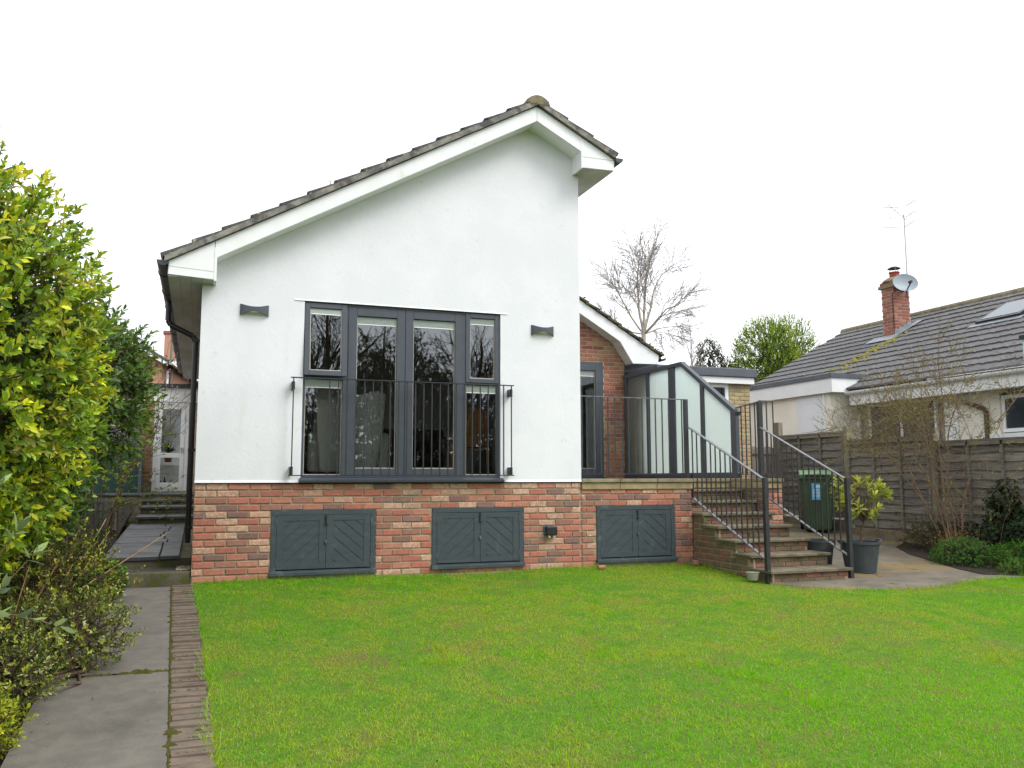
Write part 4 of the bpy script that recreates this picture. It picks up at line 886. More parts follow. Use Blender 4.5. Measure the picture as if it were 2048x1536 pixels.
# ---- fence on the right: concrete posts, gravel boards and waney panels
FX = 10.62
posts_y = [4.05, 2.19, .33, -1.53, -3.39, -5.25]
tops = [.86, .70, .60, .50, .40]; names_ = ['nearest the gate', 'behind the wheelie bin', 'behind the bare shrub', 'right of the ivy', 'at the far right edge']
for i, y in enumerate(posts_y):
    if i == 0 or i > 4: continue
    p = MB().box(FX-.05, y-.05, gz(y)-.1, FX+.05, y+.05, (tops[i-1])+.10 if i == 1 else tops[i-1]+.02).build('fence_post', M['post_conc'], bevel=.012)
    tag(p, ['', 'tall pale concrete fence post beside the wheelie bin', 'concrete fence post half hidden by the bare shrub', 'concrete fence post in the ivy', 'concrete fence post beyond the right edge of the bed'][i], 'post', 'concrete fence posts')
bms = []
for k in range(6):
    rk = random.Random(90+k); v, f = [], []; nseg = 8; Lb = 1.76
    for j in range(nseg+1):
        y = -Lb/2+Lb*j/nseg; wv = .010*math.sin(j*1.3+k)+rk.uniform(-.004, .004); v += [(-.030, y, -.085+wv), (-.003, y, .085), (.004, y, .085), (-.014, y, -.085+wv)]
    for j in range(nseg): a = 4*j; b_ = a+4; f += [(a, b_, b_+1, a+1), (a+1, b_+1, b_+2, a+2), (a+2, b_+2, b_+3, a+3), (a+3, b_+3, b_, a)]
    f += [(0, 1, 2, 3), (4*nseg+3, 4*nseg+2, 4*nseg+1, 4*nseg)]; me = bpy.data.meshes.new('board'); me.from_pydata(v, [], f); me.materials.append(M['board']); bms.append(me)
for i in range(4):
    y0, y1 = posts_y[i+1]+.05, posts_y[i]-.05; yc = (y0+y1)/2; top = tops[i]; bot = gz(yc)+.16; n = 11; rk = random.Random(i+5)
    t = thing('fence', (FX, yc, bot), 'dark weathered waney lap fence panel '+names_[i], 'fence panel', 'waney lap fence panels')
    for k in range(n):
        o = bpy.data.objects.new('board', bms[rk.randrange(6)]); COL.objects.link(o); o.parent = t; g = (top-bot-.1)/n
        o.location = (rk.uniform(-.003, .003), 0, .05+g*(k+.5)); o.rotation_euler = (rk.uniform(-.006, .006), 0, math.pi if False else 0); o.scale = (1, 1, g/.145)
    for k in range(4): yb = y0+.02+(y1-y0-.04)*k/3; MB().box(FX-.060, yb-.02, bot, FX-.031, yb+.02, top-.03).build('batten', M['board'], t)
    MB().box(FX-.064, y0, top-.03, FX+.03, y1, top).build('capping', M['board'], t); MB().box(FX-.060, y0+.045, top-.085, FX-.031, y1-.045, top-.031).build('top_rail', M['board'], t)
    MB().box(FX-.025, y0, gz(yc)-.15, FX+.025, y1, bot+.0).build('gravel_board', M['gravelboard'], t)

# ================================================================ bungalow next door (right)
nb = thing('neighbour_bungalow', (13.5, 3, -.8), 'cream bungalow with grey tiled roof beyond the fence on the right', 'house')
RX, RZ, EX = 16.5, 4.0, 12.35; EZ = RZ-.53*(RX-EX)
GYN = 8.7
nr = MB().prism([(EX, EZ-.02), (RX, RZ-.02), (RX, RZ), (EX, EZ)], -6, GYN).build('roof_slope', M['tile_n'], nb)
MB().prism([(RX, RZ-.02), (RX+4.2, RZ-2.25), (RX+4.2, RZ-2.23), (RX, RZ)], -6, GYN).build('back_slope', M['tile_n'], nb)
roof_tiles(nr, EX-.03, EZ+.0, RX-.02, RZ-.005, -5.95, GYN+.03, .332, .33, M['tile_n'], visible=lambda s, p: p.y > -.7 and not (p.y > 4.6 and p.x < 13.0), seed=9, thick=.035)
for k in range(34):
    y0 = GYN+.04-(k+1)*.44; poly = [(RX+.13*math.cos(t), RZ+.0+.11*math.sin(t)) for t in np.linspace(-.2, math.pi+.2, 9)]
    if y0 < -2: break
    recalc(MB().prism(poly, y0, y0+.443-.006*(k % 2)).build('ridge_tile', M['ridge'], nb))
NW = 12.75
MB().box(NW, 4.35, -1.2, NW+.2, 8.6, 1.95).build('wall', M['cream'], nb); MB().box(NW, -6, -1.2, NW+.2, .0, 1.75).build('wall', M['cream'], nb)
MB().prism([(12.8, 1.0), (20, 1.0), (20, 2.0), (RX, RZ-.06), (12.8, 2.0)], GYN-.2, GYN-.05).build('gable_wall', M['cream'], nb)
# flat roofed side bay with deep white fascia
fb = MB().box(12.05, 4.2, -1.2, 12.7, 8.3, 1.78).build('bay_wall', M['cream'], nb)
MB().box(11.95, 4.05, 1.77, 12.9, 8.4, 2.06).build('deep_fascia', M['pvc'], nb); MB().box(11.92, 4.02, 2.061, 13.15, 8.45, 2.15).build('flat_roof_edge', M['fascia_grey'], nb)
MB().box(12.03, 4.38, -1.2, 12.049, 4.45, 1.77).build('wall_trim', M['pvc'], nb); MB().box(12.035, 4.47, -1.2, 12.049, 5.25, 1.76).build('wall_panel', M['render'], nb)
# gutter and boards along the eaves
MB().box(EX-.02, -6, EZ-.30, EX+.0, 4.0, EZ-.04).build('eaves_fascia', M['pvc'], nb); MB().box(EX+.001, -6, EZ-.30, NW+.1, 4.0, EZ-.28).build('eaves_soffit', M['pvc_grey'], nb)
half_pipe(EX-.08, EZ-.03, .065, -6, 4.0, nb).data.materials[0] = M['pvc']
MB().box(EX-.16, -6, EZ-.012, EX-.02, 1.9, EZ+.0).build('gutter_cover', M['pvc'], nb)
def nwin(y0, y1, z0, z1, bars=(), m='dark_glass', t=.06):
    f = MB(); xx = NW-.03
    f.box(xx-.02, y0, z0, xx+.02, y0+t, z1); f.box(xx-.02, y1-t, z0, xx+.02, y1, z1); f.box(xx-.02, y0+t, z0, xx+.02, y1-t, z0+t); f.box(xx-.02, y0+t, z1-t, xx+.02, y1-t, z1)
    for b_ in bars: f.box(xx-.018, b_-t/2, z0+t, xx+.018, b_+t/2, z1-t)
    o = f.build('window', M['pvc'], nb); MB().box(xx-.004, y0+t, z0+t, xx+.004, y1-t, z1-t).build('pane', M[m], o); return o
MB().box(NW, .001, -1.2, NW+.2, 4.349, .55).build('wall', M['cream'], nb); MB().box(NW+.1, .001, .551, NW+.15, 4.349, 1.75).build('dark_recess', M['room'], nb)
nwin(4.15, 5.0, .0, 1.35); nwin(2.2, 3.9, .0, 1.52, (3.05,)); nwin(-1.2, .85, .80, 1.42, (-.2,))
MB().box(NW-.14, -1.6, .70, NW-.01, 1.2, .78).build('window_ledge', M['pvc'], nb)
MB().box(NW-.10, 1.70, -1.2, NW-.051, 1.98, 1.60).build('white_post', M['pvc'], nb); MB().box(NW-.08, .86, .56, NW-.005, 1.69, 1.75).build('wall_panel', M['cream'], nb)
MB().path([(NW-.14, 1.55, 1.38), (NW-.14, 1.12, 1.22), (NW-.14, 1.08, 1.15), (NW-.14, 1.08, -.8)], .04, 8).build('drainpipe', M['bark'], nb)
# roof window, moss, lead
ux, uz = (RX-EX)/math.hypot(RX-EX, RZ-EZ), (RZ-EZ)/math.hypot(RX-EX, RZ-EZ)
def on_roof(x, h): return Vector((x-uz*h, 0, EZ+.53*(x-EX)+ux*h))
def roof_quad(xa, xb, ya, yb_, h0, h1):
    g = MB(); P_ = [on_roof(xa, h1), on_roof(xb, h1)]; Q_ = [on_roof(xa, h0), on_roof(xb, h0)]
    g.v = [(P_[0].x, ya, P_[0].z), (P_[1].x, ya, P_[1].z), (P_[1].x, yb_, P_[1].z), (P_[0].x, yb_, P_[0].z), (Q_[0].x, ya, Q_[0].z), (Q_[1].x, ya, Q_[1].z), (Q_[1].x, yb_, Q_[1].z), (Q_[0].x, yb_, Q_[0].z)]
    g.f = [(0, 1, 2, 3), (4, 7, 6, 5), (0, 4, 5, 1), (1, 5, 6, 2), (2, 6, 7, 3), (3, 7, 4, 0)]; return g
rw = roof_quad(14.75, 15.65, 2.0, 3.0, .03, .12).build('roof_window', M['black'], nb); M['skypane'] = glass_mat('sky_reflecting_glass', 4.0, (.5, .52, .54))
recalc(rw); recalc(roof_quad(14.83, 15.57, 2.08, 2.92, .121, .126).build('pane', M['skypane'], rw)); recalc(roof_quad(14.62, 14.749, 1.9, 3.1, .06, .075).build('flashing', M['lead'], rw))
mb2 = MB()
for i in range(170):
    t = rn.random(); x = 15.1-t*1.7+rn.gauss(0, .10); y = 5.35+t*.25+rn.gauss(0, .06+.16*t); p = on_roof(x, .055); clump(mb2, p.x, y, p.z, rn.uniform(.02, .06))
mo2 = mb2.build('roof_moss', mat('bright_moss', lin(140, 132, 62), lin(112, 108, 52), 20, 1), nb); mo2['kind'] = 'stuff'
# blue painted upright at the far right
MB().box(12.46, .10, EZ-.02, 12.60, .19, 2.26).build('blue_upright', M['cyan'], nb); MB().box(12.42, .06, 2.261, 12.64, .22, 2.33).build('upright_cap', M['black'], nb)
# chimney with bricks
ch = thing('chimney', (15.45, 5.8, 3.3), 'red brick chimney stack with lead flashing on the grey tiled roof', 'chimney')
cx0, cx1, cy0, cy1 = 15.2, 15.68, 5.60, 5.98
cs = MB().box(cx0+.008, cy0+.008, 3.1, cx1, cy1, 4.55).build('stack', M['mortar2'], ch)
lay_bricks(cs, (cx0, cy0, 3.30), cx1-cx0, 16, MB_C, [4, 3, 3], seed=91); lay_bricks(cs, (cx0, cy0+.004, 3.30), cy1-cy0, 16, MB_C, [4, 4, 2], face='-X', seed=92, off0=.1)
MB().box(cx0-.05, cy0-.05, 4.51, cx1+.05, cy1+.05, 4.585).build('corbel', M['ridge'], ch, bevel=.005); MB().box(cx0-.02, cy0-.02, 4.586, cx1+.02, cy1+.02, 4.66).build('corbel', BC[1], ch)
MB().lathe([(.30, 0), (.27, .05), (.16, .12), (.15, .12)], (15.44, 5.79, 4.661), 16).build('flaunching', M['ridge'], ch); MB().lathe([(.11, 0), (.11, .12), (.125, .125), (.125, .15), (.10, .15)], (15.44, 5.79, 4.77), 16).build('chimney_pot', M['terracotta'], ch)
for k in range(3): a = k*2.1; MB().tube((15.44+.1*math.cos(a), 5.79+.1*math.sin(a), 4.91), (15.44+.1*math.cos(a), 5.79+.1*math.sin(a), 5.01), .008).build('cowl_leg', M['alu'], ch)
MB().lathe([(.0, .05), (.08, .04), (.15, .0), (.15, -.008), (.0, -.008)], (15.44, 5.79, 5.01), 18).build('cowl', M['black'], ch)
fl = MB()
for k in range(4): xx = cx0-.02+k*.125; z = EZ+.53*(xx+.06-EX); fl.box(xx, cy0-.012, z-.05, xx+.122, cy0-.003, z+.17)
fl.build('stepped_flashing', M['lead'], ch); recalc(roof_quad(cx0-.30, cx0-.01, cy0-.18, cy1+.25, .07, .08).build('apron_flashing', M['lead'], ch)); recalc(roof_quad(cx0-.01, cx1+.2, cy0-.20, cy0-.005, .07, .08).build('side_flashing', M['lead'], ch))
MB().path([(cx0-.012, cy0+.03, 3.5), (cx0-.012, cy0+.03, 4.35), (cx0+.06, cy0-.03, 4.42)], .009, 6).build('cable', M['black'], ch)
# satellite dish
t = thing('satellite_dish', (15.55, 5.42, 4.45), 'grey oval satellite dish fixed to the brick chimney', 'dish')
d = MB(); nr_, na = 6, 26; dn = Vector((-.30, -.90, .22)).normalized(); du = dn.orthogonal().normalized(); up_ = Vector((0, 0, 1)); dsx = dn.cross(up_).normalized(); dsy = dsx.cross(dn); dc = Vector((15.36, 5.42, 4.56))
for i in range(nr_+1):
    r_ = i/nr_
    for j in range(na): a = 2*math.pi*j/na; p = dc+dsx*(.30*r_*math.cos(a))+dsy*(.225*r_*math.sin(a))+dn*(.06*r_*r_); d.v.append(tuple(p))
for i in range(nr_):
    for j in range(na): a = i*na+j; b_ = i*na+(j+1) % na; d.f.append((a, b_, b_+na, a+na))
d.build('reflector', M['dish'], t, smooth=True)
MB().bar(dc-dsy*.22, dc+dn*.32-dsy*.10, .02, .02).build('arm', M['black'], t); e = dc+dn*.32-dsy*.10; MB().tube(e, e-dn*.09+dsy*.02, .03, .035, 10).build('receiver', M['black'], t); MB().bar(dc-dn*.01, Vector((15.5, 5.61, 4.42)), .035, .035).build('bracket', M['black'], t)
# tv aerial
t = thing('tv_aerial', (15.66, 5.56, 4.4), 'thin television aerial on a mast above the chimney', 'aerial')
mx_, my_ = 15.62, 5.58; MB().tube((mx_, my_, 4.3), (mx_, my_, 6.30), .018, .016, 8).build('mast', M['alu'], t)
rv = Vector((.939, -.344, 0)); a0 = Vector((mx_, my_, 6.22)); bd = (rv*-.55+Vector((0, 0, .75))+Vector((.2, .35, 0))).normalized(); bo_ = (a0-bd*.06, a0+bd*.52)
MB().tube(bo_[0], bo_[1], .014, .014, 6).build('boom', M['alu'], t); sv_ = (rv*.8+Vector((.1, .3, .25))).normalized()
for k in range(8): p = bo_[0].lerp(bo_[1], .15+k*.115); MB().tube(p-sv_*.05, p+sv_*.05, .013, .013, 5).build('director', M['alu'], t)
for k, (u_, z_) in enumerate(((-.30, .26), (-.33, .0), (-.33, -.24))): p = a0+rv*u_+Vector((0, 0, z_)); MB().tube(p-rv*.17, p+rv*.17, .013, .013, 5).build('reflector_rod', M['alu'], t)
for k, (u_, z_) in enumerate(((.17, .36), (.17, .10), (.14, -.14))): p = a0+rv*u_+Vector((0, 0, z_)); q_ = rv*.12+Vector((0, 0, .075)); MB().tube(p-q_, p+q_, .013, .013, 5).build('reflector_rod', M['alu'], t)
MB().tube(a0+rv*-.33+Vector((0, 0, -.24)), a0+rv*-.30+Vector((0, 0, .26)), .007, .007, 4).build('stay', M['alu'], t); MB().tube(a0+rv*.14+Vector((0, 0, -.14)), a0+rv*.17+Vector((0, 0, .36)), .007, .007, 4).build('stay', M['alu'], t)

# ================================================================ things on the patio
# wheelie bin
wbx, wby, wbz = 10.14, 2.45, gz(2.45)+.006
t = thing('wheelie_bin', (wbx, wby, wbz), 'dark green wheelie bin with blue label by the fence', 'bin')
ang = R(-36)
def rotmb(mb_, c=(wbx, wby)): ca, sa = math.cos(ang), math.sin(ang); mb_.v = [(c[0]+x*ca-y*sa, c[1]+x*sa+y*ca, z) for x, y, z in mb_.v]; return mb_
b_ = MB(); lo_, hi_ = (.21, .24), (.275, .34)
b_.v = [(-lo_[0], -lo_[1], wbz+.03), (lo_[0], -lo_[1], wbz+.03), (lo_[0], lo_[1], wbz+.03), (-lo_[0], lo_[1], wbz+.03), (-hi_[0], -hi_[1], wbz+.93), (hi_[0], -hi_[1], wbz+.93), (hi_[0], hi_[1], wbz+.97), (-hi_[0], hi_[1], wbz+.97)]
b_.f = [(0, 3, 2, 1), (4, 5, 6, 7), (0, 1, 5, 4), (1, 2, 6, 5), (2, 3, 7, 6), (3, 0, 4, 7)]; rotmb(b_).build('body', M['bin'], t, bevel=.035, seg=3)
rotmb(MB().box(-.30, -.365, wbz+.90, .30, .36, wbz+.955)).build('rim', M['bin'], t, bevel=.012)
l = MB().prism([(-.36, wbz+.957), (.35, wbz+.957), (.35, wbz+1.02), (.0, wbz+1.06), (-.25, wbz+1.035), (-.36, wbz+.985)], -.295, .295, 'x'); rotmb(l).build('lid', M['bin_lid'], t, bevel=.014)
rotmb(MB().box(-.2, -.40, wbz+.96, .2, -.36, wbz+.985)).build('handle', M['bin'], t, bevel=.008)
for s in (-1, 1): g = MB().tube((.0+s*.27, .30, wbz+.10), (s*.22, .30, wbz+.10), .10, .10, 16); rotmb(g).build('wheel', M['tyre'], t)
lb = MB().box(-.10, -.335, wbz+.55, .055, -.33, wbz+.83); lb.v = [(x, y-(z-wbz-.03)/.9*.10+.074, z) for x, y, z in lb.v]; rotmb(lb).build('label', M['sticker'], t)
lw = MB().box(-.03, -.3365, wbz+.76, .045, -.3355, wbz+.80)
for k in range(6): lw.box(-.085, -.3365, wbz+.72-k*.024, .04-.02*(k % 2), -.3355, wbz+.73-k*.024)
lw.v = [(x, y-(z-wbz-.03)/.9*.10+.0735, z) for x, y, z in lw.v]; rotmb(lw).build('label_print', M['paper'], t)
# big pot with young shrub, second pot behind the post
pzx, pzy = 7.75, -1.18; pz = gz(pzy)+.006
def pot(x, y, z, r, h, label, handles=True):
    t = thing('plant_pot', (x, y, z), label, 'pot', 'grey plastic pots at the foot of the steps')
    MB().lathe([(0, 0), (r*.76, 0), (r*.76, .01), (r*.97, h-.03), (r*1.03, h-.03), (r*1.03, h), (r*.96, h), (r*.93, h-.06), (r*.80, h-.10)], (x, y, z), 36).build('tub', M['pot'], t, smooth=False)
    MB().lathe([(0, h-.07), (r*.93, h-.06)], (x, y, z), 24).build('compost', M['soil'], t)
    if handles:
        for s in (-1, 1): MB().path([(x+s*r*1.0, y-.07, z+h-.02), (x+s*(r+.06), y-.05, z+h+.012), (x+s*(r+.06), y+.05, z+h+.012), (x+s*r*1.0, y+.07, z+h-.02)], .012, 8).build('handle', M['pot'], t)
pot(pzx, pzy, pz, .235, .37, 'large grey plastic pot holding the small yellow green shrub'); pot(7.50, -.72, gz(-.72)+.006, .20, .34, 'grey plastic pot half hidden behind the right stair post', False)
t = thing('feeding_bowl', (5.99, -1.42, gz(-1.42)), 'small cloudy plastic bowl on the grass by the steps', 'bowl')
MB().lathe([(0, .01), (.06, .01), (.072, .09), (.080, .095), (.080, .10), (.070, .10), (.056, .02), (0, .02)], (5.99, -1.42, gz(-1.42)+.005), 24).build('bowl_body', M['bowl'], t, smooth=True)

# ================================================================ left side passage
pc = thing('side_porch', (-.9, 10.0, -.22), 'brick porch with white half glazed door at the end of the side passage', 'porch')
PY = 10.0
pw = MB(); pw.box(-3.2, PY+.008, -.3, -.905, PY+.2, 1.75); pw.box(-.205, PY+.008, -.3, .3, PY+.2, 1.75); pwo = pw.build('brick_wall', M['mortar2'], pc)
lay_bricks(pwo, (-1.6, PY, .0), .69, 23, MB_G, [2, 3, 6, 0], seed=95); MB().box(-1.6, PY-.002, -.3, -.91, PY+.0075, -.005).build('plinth', M['stone'], pc)
MB().box(-1.25, PY-.05, 1.70, .2, PY-.01, 2.0).build('white_panel', M['pvc'], pc); MB().prism([(-3.2, 1.95), (.25, 2.02), (.25, 2.10), (-3.2, 2.03)], PY-.15, 13).build('roof', M['black'], pc)
f = MB(); rect_frame(f, -.9, -.21, -.22, 1.70, .07, PY-.02, PY+.06); dr = f.build('door', M['pvc'], pc, bevel=.004)
f = MB(); rect_frame(f, -.828, -.282, -.148, 1.628, .085, PY-.035, PY+.04, .12); f.box(-.743, PY-.035, .50, -.367, PY+.04, .60); f.build('door_leaf', M['pvc'], dr, bevel=.004)
MB().box(-.743, PY-.0, -.028, -.367, PY+.006, .50).build('pane', M['glass2'], dr); MB().box(-.743, PY-.0, .60, -.367, PY+.006, 1.543).build('pane', M['glass2'], dr)
MB().box(-.345, PY-.055, .60, -.30, PY-.036, .72).build('handle_plate', M['alu'], dr); MB().bar((-.33, PY-.06, .69), (-.43, PY-.06, .69), .015, .015).build('handle', M['alu'], dr)
for z in (.62, -.0): MB().box(-.93, PY-.05, z, -.84, PY-.036, z+.05).build('hinge', M['pvc'], dr)
MB().box(-1.6, PY+2.2, -.3, .3, PY+2.3, 2).build('back_wall', M['render'], pc); MB().box(-1.6, PY+.2, -.3, .3, PY+2.2, -.225).build('porch_floor', M['slab'], pc); MB().box(-.95, PY+1.2, -.22, .2, PY+1.45, .36).build('shelf', M['pvc'], pc)
t = thing('green_storage_box', (-1.32, 9.55, -.226), 'dark green flat storage box standing left of the white side door', 'box')
MB().box(-1.95, 9.4, -.226, -1.12, 9.75, .66).build('body', M['green_box'], t, bevel=.01); MB().box(-1.13, 9.38, -.226, -1.07, 9.76, .68).build('corner_strip', M['grey_box'], t); MB().box(-1.96, 9.38, .661, -1.131, 9.76, .69).build('top_edge', M['grey_box'], t)
gp = MB().box(-1.95, 9.82, -.226, -1.16, 9.88, 1.15).build('grey_board', M['grey_box']); tag(gp, 'blue grey board standing behind the dark green storage box', 'board')
# far neighbour house with chimney, pole
fh = thing('far_house', (-2.2, 22, -.5), 'distant brick house with grey roof and chimney left of the gutter', 'house')
def fpt(x, z, t): return (x+.16*t, 20+t, z)
def fprism(poly, t0, t1):
    g = MB(); k = len(poly); g.v = [fpt(x, z, t0) for x, z in poly]+[fpt(x, z, t1) for x, z in poly]
    g.f = [tuple(range(k)), tuple(reversed(range(k, 2*k)))]+[(i, k+i, k+(i+1) % k, (i+1) % k) for i in range(k)]; return g
FC, FE, FRX, FRZ = -1.22, 3.92, -3.6, 5.35
recalc(fprism([(FC, -.8), (FC, FE), (FRX, FRZ-.1), (2*FRX-FC, FE), (2*FRX-FC, -.8)], 0, 9).build('wall', M['far_brick'], fh))
fro = recalc(fprism([(FC+.25, FE-.08), (FRX, FRZ), (FRX, FRZ-.08), (FC+.25, FE-.16)], -.2, 9.2).build('roof', M['tile_n'], fh))
for k in range(12):
    u0, u1 = k/12, (k+1)/12; xa, za, xb, zb_ = FC+.25+(FRX-FC-.25)*u0, FE-.08+(FRZ-FE+.08)*u0, FC+.25+(FRX-FC-.25)*u1, FE-.08+(FRZ-FE+.08)*u1
    recalc(fprism([(xa, za+.01), (xa, za+.06), (xb, zb_+.03), (xb, zb_+.0)], -.22, 9.2).build('tile_course', M['tile_n'], fro))
recalc(fprism([(FC+.2, FE-.12), (FC+.2, FE-.22), (FRX, FRZ-.20), (FRX, FRZ-.10)], -.26, -.2).build('bargeboard', M['pvc'], fh))
recalc(fprism([(FC+.25, FE-.16), (FC+.36, FE-.16), (FC+.36, FE-.05), (FC+.25, FE-.05)], -.2, 9).build('gutter', M['pvc'], fh)); MB().tube(fpt(FC+.06, -.8, .5), fpt(FC+.06, FE-.3, .5), .05).build('downpipe', M['pvc'], fh)
fc_ = fpt(-2.4, 4.6, 6); MB().box(fc_[0], fc_[1], 4.0, fc_[0]+.42, fc_[1]+.4, 5.75).build('chimney', M['far_brick'], fh); MB().box(fc_[0]-.05, fc_[1]-.05, 5.751, fc_[0]+.47, fc_[1]+.45, 5.86).build('chimney_cap', BC[1], fh)
tag(MB().tube((-.98, 21.0, -.8), (-.98, 21.0, 5.0), .055, .05, 10).build('timber_pole', M['wood_grey']), 'thin upright timber pole in front of the distant house', 'pole')
# wire plant guard and planter in the border
t = thing('wire_plant_guard', (-1.05, .9, -.9), 'cylinder of green wire mesh standing in the left border', 'mesh guard'); g = MB(); gx, gy, gz0 = -1.08, 1.0, left_z(-1.08, 1.0); rr0 = .125
for k in range(12): a = 2*math.pi*k/12; MB().tube((gx+rr0*math.cos(a), gy+rr0*math.sin(a), gz0), (gx+rr0*math.cos(a), gy+rr0*math.sin(a), gz0+.85), .003, .003, 4).build('upright_wire', M['green_box'], t)
for k in range(10):
    g = MB(); z = gz0+.04+.088*k; g.path([(gx+rr0*math.cos(2*math.pi*i/12), gy+rr0*math.sin(2*math.pi*i/12), z) for i in range(13)], .003, 4); g.build('ring_wire', M['green_box'], t)
t = thing('stone_planter', (-1.0, .35, -.98), 'tan stone planter half buried in plants beside the mossy step', 'planter'); pz0 = left_z(-1.0, .3)-.03
MB().lathe([(0, 0), (.13, 0), (.15, .03), (.165, .17), (.18, .18), (.18, .23), (.165, .24), (.15, .22), (.14, .14), (0, .14)], (-1.02, .32, pz0), 24).build('planter_body', M['stoneware'], t, smooth=False)

# ================================================================ furniture seen through the window
a = thing('wing_armchair', (1.75, .95, 0), 'pale wing back armchair standing behind the left french door', 'armchair')
bk = MB(); bk.prism([(1.36, .12), (2.02, .12), (2.10, .55), (2.14, 1.06), (2.04, 1.10), (1.72, 1.03), (1.40, 1.10), (1.30, 1.06), (1.32, .55)], .42, .54); bk.build('backrest', M['linen'], a, bevel=.03, seg=3)
for s in (0, 1):
    x0 = 1.31 if s == 0 else 2.06; MB().prism([(.67, .95), (.67, 1.08), (.80, 1.06), (.92, .88), (.95, .55), (.67, .52)], x0, x0+.08, 'x').build('wing', M['linen'], a, bevel=.02)
    xa = 1.24 if s == 0 else 2.06; MB().prism([(.60, .12), (1.30, .12), (1.32, .50), (1.24, .58), (.60, .60)], xa, xa+.16, 'x').build('armrest', M['linen'], a, bevel=.04, seg=3)
MB().box(1.41, .67, .12, 2.05, 1.32, .40).build('seat_base', M['linen'], a, bevel=.02); MB().box(1.415, .675, .401, 2.045, 1.34, .50).build('cushion', M['linen'], a, bevel=.035, seg=3)
for x in (1.42, 2.02):
    for y in (.6, 1.25): MB().tube((x, y, .0), (x, y, .12), .016, .024, 8).build('leg', M['beech'], a)
c = thing('bentwood_chair', (3.3, .95, 0), 'orange beech chair with curved arms behind the right side light', 'chair')
for s in (-.24, .24):
    p = [(3.28+s, 1.30, .02), (3.28+s, .75, .02), (3.28+s, .66, .10), (3.28+s, .72, .40), (3.28+s, .66, .55), (3.28+s, 1.15, .58)]
    for i in range(len(p)-1): MB().bar(p[i], p[i+1], .05, .025).build('frame_rail', M['beech'], c, bevel=.006)
MB().prism([(.62, .40), (1.20, .46), (1.20, .49), (.62, .43)], 3.08, 3.48, 'x').build('seat', M['beech'], c, bevel=.01); MB().prism([(.60, .44), (.50, .92), (.53, .93), (.64, .45)], 3.09, 3.47, 'x').build('backrest', M['beech'], c, bevel=.01)
t = thing('dark_sideboard', (2.6, 3.3, 0), 'dark low sideboard at the back of the room', 'sideboard'); MB().box(1.6, 3.1, .08, 3.6, 3.5, .8).build('cabinet', M['darkbark'], t, bevel=.01)
for x in (1.65, 3.52):
    for y in (3.15, 3.45): MB().tube((x, y, 0), (x, y, .08), .02).build('leg', M['darkbark'], t)
# ================================================================ vegetation
# ---- lawn grass: short blades as one mass
def in_lawn_np(x, y):
    ll = .022-.028*y+.012*np.sin(y*3.1)+.01*np.sin(y*7.7); t = np.clip((x-6.02)/.75, 0, 1); pf = -1.5-.68*np.sin(t*np.pi/2)+.06*np.maximum(0, x-6.7)+.03*np.sin(x*2.2)
    return (x > ll) & (y < -.03) & ((x < 6.09) | (y < pf))
def vnoise(x, y, s, seed=0):
    r = np.random.default_rng(seed); G = r.uniform(-1, 1, (64, 64)); u, v = x*s+100, y*s+100; i, j = np.floor(u).astype(int), np.floor(v).astype(int); a, b_ = u-i, v-j; a, b_ = a*a*(3-2*a), b_*b_*(3-2*b_)
    g = lambda p, q: G[p % 64, q % 64]; return (g(i, j)*(1-a)+g(i+1, j)*a)*(1-b_)+(g(i, j+1)*(1-a)+g(i+1, j+1)*a)*b_
